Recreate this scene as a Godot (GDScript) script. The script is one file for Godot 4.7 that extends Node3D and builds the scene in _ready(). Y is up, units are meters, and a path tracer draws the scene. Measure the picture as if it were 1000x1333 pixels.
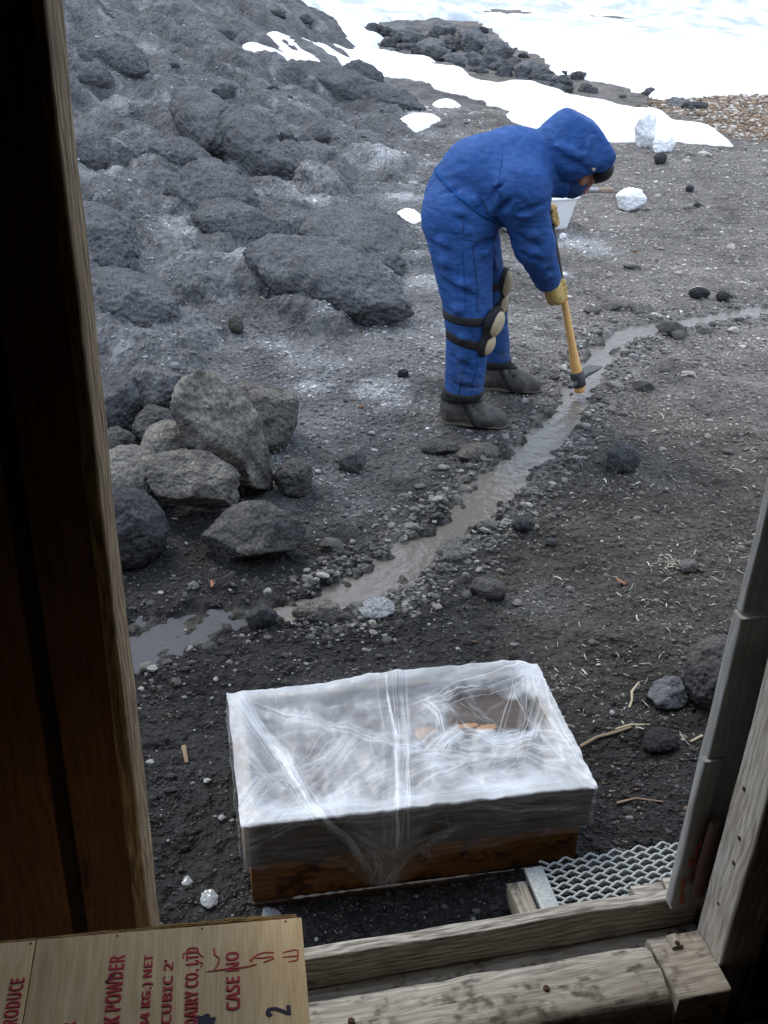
extends Node3D

# ------------------------------------------------------------------ state
var rng := RandomNumberGenerator.new()
var nA := FastNoiseLite.new()
var nB := FastNoiseLite.new()
var nC := FastNoiseLite.new()
var nR := FastNoiseLite.new()
var nW := FastNoiseLite.new()
var nL := FastNoiseLite.new()
var taken := {}
var M := {}
const DOOR_YAW := 14.0
var door_at := Vector3(-0.365, 0.0, -1.274)
var door_basis := Basis()

func _ready() -> void:
	# camera, sky, sun, exposure ------------------------------------------
	var cam := Camera3D.new()
	cam.name = "camera"
	cam.projection = Camera3D.PROJECTION_PERSPECTIVE
	cam.keep_aspect = Camera3D.KEEP_HEIGHT
	cam.fov = 50.02
	cam.near = 0.05
	cam.far = 3000.0
	cam.transform = Transform3D(Basis(Vector3(0.99913, 0.03619, -0.02074), Vector3(-0.04171, 0.86684, -0.49684), Vector3(0.0, 0.49727, 0.86759)).orthonormalized(), Vector3(0, 2.0, 0))
	add_child(cam)
	cam.current = true
	var env := Environment.new()
	env.background_mode = Environment.BG_SKY
	var sm := ProceduralSkyMaterial.new()
	sm.sky_top_color = Color(0.82, 0.88, 0.97)
	sm.sky_horizon_color = Color(0.90, 0.93, 0.98)
	sm.sky_curve = 0.2
	sm.ground_bottom_color = Color(0.55, 0.58, 0.62)
	sm.ground_horizon_color = Color(0.88, 0.93, 1.0)
	sm.sun_angle_max = 30.0
	var sky := Sky.new()
	sky.sky_material = sm
	env.sky = sky
	env.background_energy_multiplier = 1.0
	env.ambient_light_source = Environment.AMBIENT_SOURCE_SKY
	env.tonemap_mode = Environment.TONE_MAPPER_LINEAR
	env.tonemap_exposure = 1.9
	env.sdfgi_enabled = true
	env.ssao_enabled = true
	env.ssil_enabled = true
	var we := WorldEnvironment.new()
	we.name = "world_environment"
	we.environment = env
	add_child(we)
	var sun := DirectionalLight3D.new()
	sun.name = "sun"
	sun.light_energy = 0.32
	sun.light_angular_distance = 18.0
	sun.light_color = Color(1.0, 0.97, 0.93)
	sun.shadow_enabled = true
	add_child(sun)
	sun.look_at_from_position(Vector3(-4, 9, -5), Vector3.ZERO)

	rng.seed = 4711
	set_up()
	make_terrain()
	make_snow()
	make_water()
	make_hut()
	make_rocks()
	make_case()
	make_crate()
	make_step()
	make_person()
	make_tools()
	make_snow_bits()
	make_litter()
	make_gravel()

# ------------------------------------------------------------------ naming helpers
func numbered(called: String) -> String:
	var k: int = taken.get(called, 0)
	taken[called] = k + 1
	return called if k == 0 else "%s_%03d" % [called, k]

func tag(o: Node, label: String, category: String, group := "", kind := "") -> Node:
	if label != "": o.set_meta("label", label)
	if category != "": o.set_meta("category", category)
	if group != "": o.set_meta("group", group)
	if kind != "": o.set_meta("kind", kind)
	return o

func thing(called: String, label: String, category: String, xf := Transform3D(), group := "") -> Node3D:
	var o := Node3D.new()
	o.name = numbered(called)
	o.transform = xf
	add_child(o)
	tag(o, label, category, group)
	return o

func put(called: String, mesh: Mesh, mat: Material, parent: Node = null, xf := Transform3D()) -> MeshInstance3D:
	var o := MeshInstance3D.new()
	o.mesh = mesh
	o.material_override = mat
	o.transform = xf
	if parent == null:
		o.name = numbered(called)
		add_child(o)
	else:
		var key := str(parent.get_instance_id()) + called
		var k: int = taken.get(key, 0)
		taken[key] = k + 1
		o.name = called if k == 0 else "%s_%03d" % [called, k]
		parent.add_child(o, true)
	return o

func sm01(a: float, b: float, x: float) -> float:
	var t := clampf((x - a) / (b - a), 0.0, 1.0)
	return t * t * (3.0 - 2.0 * t)

func lin(r: float, g: float, b: float) -> Color:
	return Color(r, g, b).linear_to_srgb()

func ru(a: float, b: float) -> float:
	return rng.randf_range(a, b)

# ------------------------------------------------------------------ noise, textures, materials
func noise_of(n: FastNoiseLite, sd: int, f: float, oct: int, type := FastNoiseLite.TYPE_SIMPLEX_SMOOTH) -> FastNoiseLite:
	n.seed = sd
	n.frequency = f
	n.noise_type = type
	n.fractal_type = FastNoiseLite.FRACTAL_FBM if oct > 1 else FastNoiseLite.FRACTAL_NONE
	n.fractal_octaves = oct
	return n

func img_tex(img: Image) -> ImageTexture:
	return ImageTexture.create_from_image(img)

func wood_image(sd: int, base: Color, dark: Color, size: int, streak: float, knots: int, wear: Color, wear_amount: float) -> Image:
	var a := noise_of(FastNoiseLite.new(), sd, 1.0, 3)
	var b := noise_of(FastNoiseLite.new(), sd + 1, 1.0, 2)
	var r := RandomNumberGenerator.new()
	r.seed = sd
	var kn := []
	for i in knots:
		kn.append(Vector3(r.randf(), r.randf(), r.randf_range(0.006, 0.016)))
	var data := PackedByteArray()
	data.resize(size * size * 3)
	var at := 0
	for y in size:
		var v := float(y) / size
		for x in size:
			var u := float(x) / size
			# periodic in u through a circle, in v by a blend
			var cu := cos(u * TAU) * 0.6
			var su := sin(u * TAU) * 0.6
			var vv := v * 9.0 + 0.5 * a.get_noise_3d(cu, su, v * 2.0)
			for k in kn:
				var du: float = (u - k.x) * 0.35
				var dv: float = v - k.y
				var q: float = exp(-(du * du + dv * dv) / (k.z * k.z * 6.0))
				vv += q * 1.2
			var ring := 0.5 + 0.5 * sin(vv * 16.0 + 2.0 * b.get_noise_3d(cu * 2.0, su * 2.0, v * 6.0))
			var fine := a.get_noise_3d(cu * 3.0, su * 3.0, v * 110.0)
			var fine2 := b.get_noise_3d(cu * 6.0, su * 6.0, v * 260.0)
			var blot := b.get_noise_3d(cu * 2.5 + 7.0, su * 2.5, v * 5.0)
			var t := clampf(0.42 + streak * (0.30 * (ring - 0.5) + 0.5 * fine + 0.35 * fine2) + 0.28 * blot, 0.0, 1.0)
			var c := base.lerp(dark, t)
			c = c.lerp(wear, wear_amount * clampf(0.5 + 1.2 * a.get_noise_3d(cu * 2.0 - 3.0, su * 2.0, v * 14.0), 0.0, 1.0))
			for k in kn:
				var du: float = (u - k.x) * 0.6
				var dv: float = v - k.y
				var q: float = exp(-(du * du + dv * dv) / (k.z * k.z))
				c = c.lerp(dark * 0.45, q * 0.85)
			data[at] = int(clampf(c.r, 0, 1) * 255.0)
			data[at + 1] = int(clampf(c.g, 0, 1) * 255.0)
			data[at + 2] = int(clampf(c.b, 0, 1) * 255.0)
			at += 3
	# drying cracks: thin dark lines that follow the grain
	for q in int(18.0 * maxf(0.0, streak - 0.95)):
		var u0 := r.randi() % size
		var v0 := r.randf() * size
		var len_ := r.randi_range(size / 12, size / 3)
		var deep := r.randf_range(0.3, 0.8)
		for s in len_:
			var f := float(s) / len_
			var yy := posmod(int(v0 + 5.0 * a.get_noise_2d(f * 1.5, v0)), size)
			var k := (posmod(u0 + s, size) + yy * size) * 3
			var w := 1.0 - deep * sin(f * PI)
			for e in 3: data[k + e] = int(data[k + e] * w)
	return Image.create_from_data(size, size, false, Image.FORMAT_RGB8, data)

func stain_image(img: Image, sd: int, c: Color, above: float) -> void:
	# dark stains with outlines of their own, tiling with the wood
	var a := noise_of(FastNoiseLite.new(), sd, 1.0, 4)
	var size := img.get_width()
	for y in size:
		for x in size:
			var u := float(x) / size * TAU
			var v := float(y) / size * TAU
			var n := a.get_noise_3d(cos(u) * 1.7, sin(u) * 1.7 + 4.0, v * 0.75)
			n += 0.45 * a.get_noise_3d(cos(u) * 7.0, sin(u) * 7.0 + 40.0, v * 3.0)
			var k := sm01(above - 0.05, above + 0.45, n)
			if k > 0.0: img.set_pixel(x, y, img.get_pixel(x, y).lerp(c, 0.8 * k))

func grey_from(img: Image) -> Image:
	var g: Image = img.duplicate()
	g.convert(Image.FORMAT_L8)
	return g

func noise_tex(sd: int, f: float, oct: int, size: int, lo: float, hi: float, type := FastNoiseLite.TYPE_SIMPLEX_SMOOTH) -> NoiseTexture2D:
	var t := NoiseTexture2D.new()
	t.noise = noise_of(FastNoiseLite.new(), sd, f, oct, type)
	t.width = size
	t.height = size
	t.seamless = true
	t.seamless_blend_skirt = 0.2
	var g := Gradient.new()
	g.set_color(0, Color(lo, lo, lo))
	g.set_color(1, Color(hi, hi, hi))
	t.color_ramp = g
	return t

func mat(albedo: Color, rough: float) -> StandardMaterial3D:
	var m := StandardMaterial3D.new()
	m.albedo_color = albedo
	m.roughness = rough
	return m

func wood_mat(img: Image, scale: float, rough: float, relief: float) -> StandardMaterial3D:
	var m := mat(Color.WHITE, rough)
	m.albedo_texture = img_tex(img)
	m.uv1_triplanar = true
	m.uv1_scale = Vector3(scale * 0.5, scale * 1.5, scale * 1.5)
	m.uv1_triplanar_sharpness = 12.0
	m.heightmap_enabled = true
	m.heightmap_texture = img_tex(grey_from(img))
	m.heightmap_scale = relief
	return m

func rough_mat(albedo: Color, rough: float, scale: float, tex: Texture2D, bump: Texture2D, relief: float, vc := true) -> StandardMaterial3D:
	var m := mat(albedo, rough)
	m.vertex_color_use_as_albedo = vc
	if tex: m.albedo_texture = tex
	m.uv1_triplanar = true
	m.uv1_scale = Vector3(scale, scale, scale)
	if bump:
		m.heightmap_enabled = true
		m.heightmap_texture = bump
		m.heightmap_scale = relief
	return m

func set_up() -> void:
	noise_of(nA, 11, 0.55, 2)
	noise_of(nB, 12, 3.5, 4)
	noise_of(nC, 13, 24.0, 2)
	noise_of(nR, 14, 1.0, 4)
	noise_of(nW, 15, 1.0, 3)
	noise_of(nL, 16, 2.4, 4)
	nL.fractal_type = FastNoiseLite.FRACTAL_RIDGED
	door_basis = Basis(Vector3.UP, deg_to_rad(DOOR_YAW))
	var grit := noise_tex(21, 0.06, 4, 512, 0.55, 1.0)
	var grit_b := noise_tex(22, 0.09, 4, 512, 0.0, 1.0)
	var soil_b := noise_tex(61, 0.012, 7, 1024, 0.0, 1.0)
	var soil := noise_tex(62, 0.035, 5, 1024, 0.5, 1.0)
	M.ground = rough_mat(Color.WHITE, 0.75, 1.1, soil, soil_b, 4.5)
	M.ground.uv1_world_triplanar = true
	M.ground.metallic_specular = 0.35
	M.rock = rough_mat(Color.WHITE, 0.92, 2.0, soil, soil_b, 1.6)
	M.rock.metallic_specular = 0.3
	M.lava = rough_mat(Color.WHITE, 0.85, 1.3, soil, soil_b, 1.9)
	M.lava.metallic_specular = 0.3
	M.pebble = mat(Color.WHITE, 0.85)
	M.pebble.vertex_color_use_as_albedo = true
	M.snow = rough_mat(lin(0.86, 0.88, 0.91), 0.7, 0.6, null, noise_tex(24, 0.03, 4, 512, 0.0, 1.0), 2.5)
	M.snow_clump = rough_mat(lin(0.86, 0.88, 0.90), 0.6, 5.0, null, noise_tex(25, 0.05, 4, 256, 0.0, 1.0), 0.5, false)
	# woods: colours are sRGB picture values of the bare wood
	var pine := wood_image(31, Color(0.97, 0.86, 0.67), Color(0.82, 0.68, 0.47), 320, 0.9, 2, Color(0.78, 0.68, 0.54), 0.3)
	var grey := wood_image(33, Color(0.72, 0.70, 0.66), Color(0.36, 0.33, 0.30), 320, 1.5, 3, Color(0.60, 0.56, 0.49), 0.3)
	var brown := wood_image(35, Color(0.66, 0.49, 0.26), Color(0.40, 0.28, 0.14), 320, 1.0, 3, Color(0.50, 0.34, 0.17), 0.3)
	var paint := wood_image(37, Color(0.80, 0.79, 0.76), Color(0.50, 0.46, 0.42), 320, 1.2, 2, Color(0.70, 0.66, 0.58), 0.35)
	M.pine = wood_mat(pine, 1.6, 0.75, 0.12)
	M.grey_wood = wood_mat(grey, 1.8, 0.85, 0.28)
	M.post_wood = wood_mat(grey, 1.8, 0.85, 0.28)
	M.post_wood.albedo_color = Color(1.0, 0.90, 0.75)
	M.brown_wood = wood_mat(brown, 1.6, 0.7, 0.3)
	M.dark_boards = wood_mat(brown, 1.6, 0.8, 0.3)
	M.dark_boards.albedo_color = Color(0.70, 0.61, 0.50)
	M.shaded_wood = wood_mat(brown, 1.6, 0.9, 0.3)
	M.shaded_wood.albedo_color = Color(0.36, 0.33, 0.30)  # brown wood darkened: the shade of the room is put into its colour
	M.painted_wood = wood_mat(paint, 1.6, 0.75, 0.28)
	var sill: Image = wood_image(43, Color(0.68, 0.66, 0.62), Color(0.42, 0.39, 0.35), 320, 1.3, 2, Color(0.56, 0.53, 0.47), 0.45)
	stain_image(sill, 44, Color(0.24, 0.20, 0.17), 0.10)
	M.sill_wood = wood_mat(sill, 1.7, 0.8, 0.2)
	var cw := wood_image(45, Color(0.60, 0.42, 0.22), Color(0.33, 0.20, 0.10), 320, 0.9, 3, Color(0.50, 0.36, 0.20), 0.35)
	stain_image(cw, 46, Color(0.17, 0.09, 0.055), 0.12)
	M.crate_wood = wood_mat(cw, 1.5, 0.55, 0.3)
	M.crate_dark = wood_mat(wood_image(47, Color(0.30, 0.22, 0.16), Color(0.15, 0.10, 0.07), 256, 1.0, 1, Color(0.26, 0.2, 0.15), 0.3), 1.6, 0.7, 0.25)
	M.crate_grey = wood_mat(wood_image(48, Color(0.33, 0.29, 0.27), Color(0.17, 0.145, 0.13), 256, 1.3, 2, Color(0.36, 0.32, 0.29), 0.3), 1.6, 0.75, 0.3)
	M.crate_pale = wood_mat(wood_image(49, Color(0.72, 0.66, 0.58), Color(0.50, 0.44, 0.38), 256, 1.0, 2, Color(0.6, 0.55, 0.48), 0.3), 1.6, 0.75, 0.25)
	M.straw_edge = wood_mat(wood_image(50, Color(0.74, 0.60, 0.36), Color(0.34, 0.25, 0.12), 256, 2.2, 0, Color(0.5, 0.38, 0.2), 0.2), 9.0, 0.9, 0.4)
	M.salt = mat(lin(0.62, 0.60, 0.58), 0.8)
	M.trim_wood = wood_mat(wood_image(54, Color(0.66, 0.67, 0.66), Color(0.46, 0.45, 0.44), 256, 0.8, 1, Color(0.56, 0.55, 0.53), 0.3), 1.6, 0.8, 0.2)
	M.handle_wood = wood_mat(wood_image(39, Color(0.95, 0.78, 0.52), Color(0.87, 0.64, 0.37), 256, 0.6, 0, Color(0.85, 0.62, 0.35), 0.2), 2.5, 0.45, 0.03)
	M.steel = mat(lin(0.35, 0.36, 0.37), 0.4)
	M.steel.metallic = 0.8
	M.galv = rough_mat(lin(0.50, 0.54, 0.54), 0.5, 8.0, noise_tex(26, 0.05, 3, 256, 0.75, 1.0), grit_b, 0.05, false)
	M.galv.metallic = 0.35
	M.rust = rough_mat(lin(0.11, 0.045, 0.025), 0.85, 9.0, noise_tex(27, 0.05, 3, 256, 0.5, 1.0), grit_b, 0.2, false)
	M.skin = mat(lin(0.46, 0.20, 0.15), 0.5)
	M.skin.subsurf_scatter_enabled = true
	M.skin.subsurf_scatter_strength = 0.15
	var weave := noise_tex(28, 0.11, 3, 256, 0.0, 1.0)
	var fold_n := noise_tex(63, 0.008, 3, 512, 0.0, 1.0)
	(fold_n.noise as FastNoiseLite).fractal_type = FastNoiseLite.FRACTAL_RIDGED
	M.suit = rough_mat(Color.WHITE, 0.72, 1.0, noise_tex(29, 0.03, 4, 512, 0.78, 1.0), fold_n, 0.75)
	M.suit.uv1_scale = Vector3(1.5, 3.0, 1.5)
	M.suit.uv1_offset = Vector3(0.3, 0.1, 0.2)
	M.suit.metallic_specular = 0.3
	M.suit_plain = rough_mat(lin(0.014, 0.070, 0.235), 0.75, 5.0, null, weave, 0.1, false)
	M.suit_plain.metallic_specular = 0.2
	M.suit_dark = rough_mat(lin(0.011, 0.042, 0.14), 0.8, 5.0, null, weave, 0.1, false)
	M.black_cloth = rough_mat(lin(0.012, 0.012, 0.014), 0.8, 6.0, null, weave, 0.1, false)
	M.glove = rough_mat(lin(0.74, 0.52, 0.17), 0.75, 6.0, noise_tex(30, 0.05, 3, 256, 0.7, 1.0), weave, 0.1, false)
	M.knee = rough_mat(lin(0.68, 0.55, 0.36), 0.6, 9.0, noise_tex(51, 0.04, 3, 256, 0.8, 1.0), weave, 0.03, false)
	M.boot = rough_mat(Color.WHITE, 0.65, 7.0, null, weave, 0.08)
	M.sole = rough_mat(lin(0.17, 0.145, 0.11), 0.85, 9.0, grit, grit_b, 0.15, false)
	M.snap = mat(lin(0.6, 0.45, 0.40), 0.4)
	M.snap.metallic = 0.4
	M.rubber = mat(lin(0.02, 0.02, 0.021), 0.6)
	M.dark_steel = rough_mat(lin(0.10, 0.105, 0.11), 0.5, 9.0, noise_tex(52, 0.05, 3, 256, 0.6, 1.0), grit_b, 0.05, false)
	M.dark_steel.metallic = 0.4
	M.white_plastic = mat(lin(0.87, 0.88, 0.88), 0.35)
	M.old_handle = wood_mat(wood_image(53, Color(0.66, 0.60, 0.52), Color(0.45, 0.38, 0.30), 256, 0.9, 0, Color(0.6, 0.52, 0.42), 0.3), 2.5, 0.8, 0.1)
	M.black = mat(lin(0.012, 0.012, 0.013), 0.7)

# ------------------------------------------------------------------ boards: built along local X, rounded section, worn edges
func board_mesh(l: float, w: float, h: float, bevel: float, wob: float, sd: int, seg := 12, taper := 0.0) -> ArrayMesh:
	# l along X, h along Y (0..h), w along Z (centred)
	var st := SurfaceTool.new()
	st.begin(Mesh.PRIMITIVE_TRIANGLES)
	var sec := PackedVector2Array()
	var hw := w * 0.5
	var corners := [Vector2(hw - bevel, h - bevel), Vector2(-hw + bevel, h - bevel), Vector2(-hw + bevel, bevel), Vector2(hw - bevel, bevel)]
	for k in 4:
		for j in 4:
			var an := (k + j / 3.0) * PI * 0.5
			sec.append(corners[k] + Vector2(cos(an), sin(an)) * bevel)
		# a mid point on each flat
		var c2: Vector2 = corners[(k + 1) % 4]
		var an2 := (k + 1.0) * PI * 0.5
		var pa: Vector2 = corners[k] + Vector2(cos(an2), sin(an2)) * bevel
		var pb: Vector2 = c2 + Vector2(cos(an2), sin(an2)) * bevel
		sec.append(pa.lerp(pb, 0.33))
		sec.append(pa.lerp(pb, 0.67))
	var n := sec.size()
	var rows := []
	for i in seg + 1:
		var f := float(i) / seg
		var x := (f - 0.5) * l
		var ring := PackedVector3Array()
		for j in n:
			var p := sec[j]
			p *= 1.0 - taper * f
			var o := Vector3(x, p.y, p.x)
			var q := o * 9.0 + Vector3(sd * 3.7, sd * 1.3, 0)
			o.y += wob * (nW.get_noise_3d(q.x * 0.5, q.y, q.z) )
			o.z += wob * (nW.get_noise_3d(q.x * 0.5 + 40.0, q.y, q.z))
			if i == 0 or i == seg: o.x += wob * 0.8 * nW.get_noise_3d(q.x, q.y * 2.0, q.z * 2.0)
			ring.append(o)
		rows.append(ring)
	st.set_smooth_group(1)
	for i in seg:
		for j in n:
			var k := (j + 1) % n
			var a: Vector3 = rows[i][j]
			var b: Vector3 = rows[i + 1][j]
			var c: Vector3 = rows[i + 1][k]
			var d: Vector3 = rows[i][k]
			for v in [a, c, b, a, d, c]: st.add_vertex(v)
	st.set_smooth_group(2)
	for e in 2:
		var ring: PackedVector3Array = rows[0 if e == 0 else seg]
		var mid := Vector3.ZERO
		for v in ring: mid += v
		mid /= n
		for j in n:
			var k := (j + 1) % n
			var tri := [mid, ring[k], ring[j]] if e == 0 else [mid, ring[j], ring[k]]
			for v in tri: st.add_vertex(v)
	st.generate_normals()
	return st.commit()

# a transform that lays the board's X along dir, its Y along up
func lay(at: Vector3, dir: Vector3, up: Vector3) -> Transform3D:
	var x := dir.normalized()
	var z := x.cross(up).normalized()
	var y := z.cross(x).normalized()
	return Transform3D(Basis(x, y, z), at)

# door-frame coordinates: u along the opening, v outwards, y up
func dp(u: float, y: float, v: float) -> Vector3:
	return door_at + door_basis * Vector3(u, y, -v)

func dbox(called: String, u0: float, u1: float, y0: float, y1: float, v0: float, v1: float, along: int, m: Material, parent: Node, bevel := 0.004, wob := 0.004, seg := 12) -> MeshInstance3D:
	# an aligned board in door coordinates, its grain along u (0), y (1) or v (2)
	var du := u1 - u0
	var dy := y1 - y0
	var dv := v1 - v0
	var mid := Vector3((u0 + u1) * 0.5, (y0 + y1) * 0.5, (v0 + v1) * 0.5)
	var sd := rng.randi() % 1000
	var X := door_basis * Vector3.RIGHT
	var Z := door_basis * Vector3.FORWARD
	var xf: Transform3D
	var me: ArrayMesh
	if along == 0:
		me = board_mesh(du, dv, dy, bevel, wob, sd, seg)
		xf = lay(dp(mid.x, y0, mid.z), X, Vector3.UP)
	elif along == 1:
		me = board_mesh(dy, dv, du, bevel, wob, sd, seg)
		xf = lay(dp(u0, mid.y, mid.z), Vector3.UP, X)
	else:
		me = board_mesh(dv, du, dy, bevel, wob, sd, seg)
		xf = lay(dp(mid.x, y0, mid.z), Z, Vector3.UP)
	return put(called, me, m, parent, xf)

func tube_mesh(pts: PackedVector3Array, r: PackedFloat32Array, sides := 8) -> ArrayMesh:
	var st := SurfaceTool.new()
	st.begin(Mesh.PRIMITIVE_TRIANGLES)
	add_tube(st, pts, r, sides)
	st.generate_normals()
	return st.commit()

func add_tube(st: SurfaceTool, pts: PackedVector3Array, r: PackedFloat32Array, sides := 8, flat := 1.0) -> void:
	var n := pts.size()
	var rings := []
	var side := Vector3.UP
	for i in n:
		var t := (pts[mini(i + 1, n - 1)] - pts[maxi(i - 1, 0)]).normalized()
		var s := t.cross(side)
		if s.length() < 0.1: s = t.cross(Vector3.RIGHT)
		s = s.normalized()
		var up := s.cross(t).normalized()
		side = up
		var ring := PackedVector3Array()
		var rr := r[mini(i, r.size() - 1)]
		for j in sides:
			var an := TAU * j / sides
			ring.append(pts[i] + (s * cos(an) + up * sin(an) * flat) * rr)
		rings.append(ring)
	st.set_smooth_group(1)
	for i in n - 1:
		for j in sides:
			var k := (j + 1) % sides
			for v in [rings[i][j], rings[i + 1][k], rings[i + 1][j], rings[i][j], rings[i][k], rings[i + 1][k]]: st.add_vertex(v)
	st.set_smooth_group(-1)
	for e in 2:
		var ring: PackedVector3Array = rings[0 if e == 0 else n - 1]
		for j in range(1, sides - 1):
			var tri := [ring[0], ring[j + 1], ring[j]] if e == 0 else [ring[0], ring[j], ring[j + 1]]
			for v in tri: st.add_vertex(v)
	st.set_smooth_group(1)

# ------------------------------------------------------------------ distance field on a grid, meshed as surface nets
class Field:
	var lo: Vector3
	var c: float
	var nx: int
	var ny: int
	var nz: int
	var d := PackedFloat32Array()
	func _init(a: Vector3, b: Vector3, cell: float) -> void:
		lo = a
		c = cell
		nx = int((b.x - a.x) / cell) + 2
		ny = int((b.y - a.y) / cell) + 2
		nz = int((b.z - a.z) / cell) + 2
		d.resize(nx * ny * nz)
		d.fill(1.0)
	func join(k: int, v: float, s: float) -> void:
		var o := d[k]
		if s > 0.0:
			var h := maxf(s - absf(o - v), 0.0) / s
			d[k] = minf(o, v) - h * h * s * 0.25
		else:
			d[k] = minf(o, v)
	func carve(k: int, v: float, s: float) -> void:
		var o := d[k]
		var w := -v
		if s > 0.0:
			var h := maxf(s - absf(o - w), 0.0) / s
			d[k] = maxf(o, w) + h * h * s * 0.25
		else:
			d[k] = maxf(o, w)
	# tapered capsule; squash < 1 flattens it along the axis "flat"
	func cap(a: Vector3, b: Vector3, ra: float, rb: float, s := 0.03, cut := false, flat := Vector3.ZERO, squash := 1.0) -> void:
		var r := maxf(ra, rb) / minf(squash, 1.0) + s + 3.0 * c
		var mn := a.min(b) - Vector3(r, r, r)
		var mx := a.max(b) + Vector3(r, r, r)
		var ab := b - a
		var l2 := maxf(ab.length_squared(), 1e-9)
		var i0 := maxi(0, int((mn.x - lo.x) / c))
		var i1 := mini(nx - 1, int((mx.x - lo.x) / c) + 1)
		var j0 := maxi(0, int((mn.y - lo.y) / c))
		var j1 := mini(ny - 1, int((mx.y - lo.y) / c) + 1)
		var k0 := maxi(0, int((mn.z - lo.z) / c))
		var k1 := mini(nz - 1, int((mx.z - lo.z) / c) + 1)
		var fl := flat.length() > 0.0
		for k in range(k0, k1 + 1):
			for j in range(j0, j1 + 1):
				var at := (k * ny + j) * nx
				for i in range(i0, i1 + 1):
					var p := lo + Vector3(i, j, k) * c - a
					var t := clampf(p.dot(ab) / l2, 0.0, 1.0)
					var q := p - ab * t
					if fl: q += flat * q.dot(flat) * (1.0 / squash - 1.0)
					var v := q.length() - lerpf(ra, rb, t)
					if v > s + 3.0 * c: continue
					if cut: carve(at + i, v, s)
					else: join(at + i, v, s)
	func ell(m: Vector3, basis: Basis, rad: Vector3, s := 0.03, cut := false) -> void:
		var r := maxf(rad.x, maxf(rad.y, rad.z)) + s + 3.0 * c
		var i0 := maxi(0, int((m.x - r - lo.x) / c))
		var i1 := mini(nx - 1, int((m.x + r - lo.x) / c) + 1)
		var j0 := maxi(0, int((m.y - r - lo.y) / c))
		var j1 := mini(ny - 1, int((m.y + r - lo.y) / c) + 1)
		var k0 := maxi(0, int((m.z - r - lo.z) / c))
		var k1 := mini(nz - 1, int((m.z + r - lo.z) / c) + 1)
		var inv := basis.inverse()
		for k in range(k0, k1 + 1):
			for j in range(j0, j1 + 1):
				var at := (k * ny + j) * nx
				for i in range(i0, i1 + 1):
					var p := inv * (lo + Vector3(i, j, k) * c - m)
					var q := p / rad
					var l := q.length()
					var g := (q / rad).length()
					var v := l * (l - 1.0) / maxf(g, 1e-6)
					if v > s + 3.0 * c: continue
					if cut: carve(at + i, v, s)
					else: join(at + i, v, s)
	func half_space(n: Vector3, at_p: Vector3, s := 0.01) -> void:   # removes the side n points to
		for k in nz:
			for j in ny:
				var at := (k * ny + j) * nx
				for i in nx:
					if d[at + i] > 0.9: continue
					carve(at + i, (at_p - lo - Vector3(i, j, k) * c).dot(n), s)
	func wrinkle(n: FastNoiseLite, amount: float, scale: Vector3, basis := Basis()) -> void:
		for k in nz:
			for j in ny:
				var at := (k * ny + j) * nx
				for i in nx:
					var v := d[at + i]
					if absf(v) > 4.0 * c: continue
					var p := basis * (lo + Vector3(i, j, k) * c)
					var w := n.get_noise_3d(p.x * scale.x, p.y * scale.y, p.z * scale.z)
					d[at + i] = v - amount * (1.0 - 2.2 * absf(w))
	func at_p(p: Vector3) -> float:
		var q := (p - lo) / c
		var i := int(floor(q.x))
		var j := int(floor(q.y))
		var k := int(floor(q.z))
		if i < 0 or j < 0 or k < 0 or i >= nx - 1 or j >= ny - 1 or k >= nz - 1: return 1.0
		q -= Vector3(i, j, k)
		var a := (k * ny + j) * nx + i
		var b := a + nx * ny
		return lerpf(lerpf(lerpf(d[a], d[a + 1], q.x), lerpf(d[a + nx], d[a + nx + 1], q.x), q.y), lerpf(lerpf(d[b], d[b + 1], q.x), lerpf(d[b + nx], d[b + nx + 1], q.x), q.y), q.z)
	# first point of the surface met from p along dir
	func hit(p: Vector3, dir: Vector3, most := 0.6) -> Vector3:
		var t := 0.0
		while t < most:
			if at_p(p + dir * t) < 0.0: return p + dir * t
			t += c * 0.35
		return p + dir * most
	func normal(p: Vector3) -> Vector3:
		var e := c * 1.2
		return Vector3(at_p(p + Vector3(e, 0, 0)) - at_p(p - Vector3(e, 0, 0)), at_p(p + Vector3(0, e, 0)) - at_p(p - Vector3(0, e, 0)), at_p(p + Vector3(0, 0, e)) - at_p(p - Vector3(0, 0, e))).normalized()
	# [vertices, indices]
	func nets() -> Array:
		var vs := PackedVector3Array()
		var idx := PackedInt32Array()
		var where := PackedInt32Array()
		where.resize(nx * ny * nz)
		where.fill(-1)
		var sy := nx
		var sz := nx * ny
		var off := [0, 1, sy, sy + 1, sz, sz + 1, sz + sy, sz + sy + 1]
		var co := [Vector3(0, 0, 0), Vector3(1, 0, 0), Vector3(0, 1, 0), Vector3(1, 1, 0), Vector3(0, 0, 1), Vector3(1, 0, 1), Vector3(0, 1, 1), Vector3(1, 1, 1)]
		var ed := [[0, 1], [2, 3], [4, 5], [6, 7], [0, 2], [1, 3], [4, 6], [5, 7], [0, 4], [1, 5], [2, 6], [3, 7]]
		var near := 4.5 * c
		for k in nz - 1:
			for j in ny - 1:
				var at := k * sz + j * sy
				for i in nx - 1:
					var a := at + i
					if absf(d[a]) > near: continue
					var m := 0
					for e in 8:
						if d[a + off[e]] < 0.0: m |= 1 << e
					if m == 0 or m == 255: continue
					var s := Vector3.ZERO
					var n := 0
					for e in ed:
						var x: float = d[a + off[e[0]]]
						var y: float = d[a + off[e[1]]]
						if (x < 0.0) != (y < 0.0):
							s += co[e[0]].lerp(co[e[1]], x / (x - y))
							n += 1
					where[a] = vs.size()
					vs.append(lo + (Vector3(i, j, k) + s / n) * c)
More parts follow.
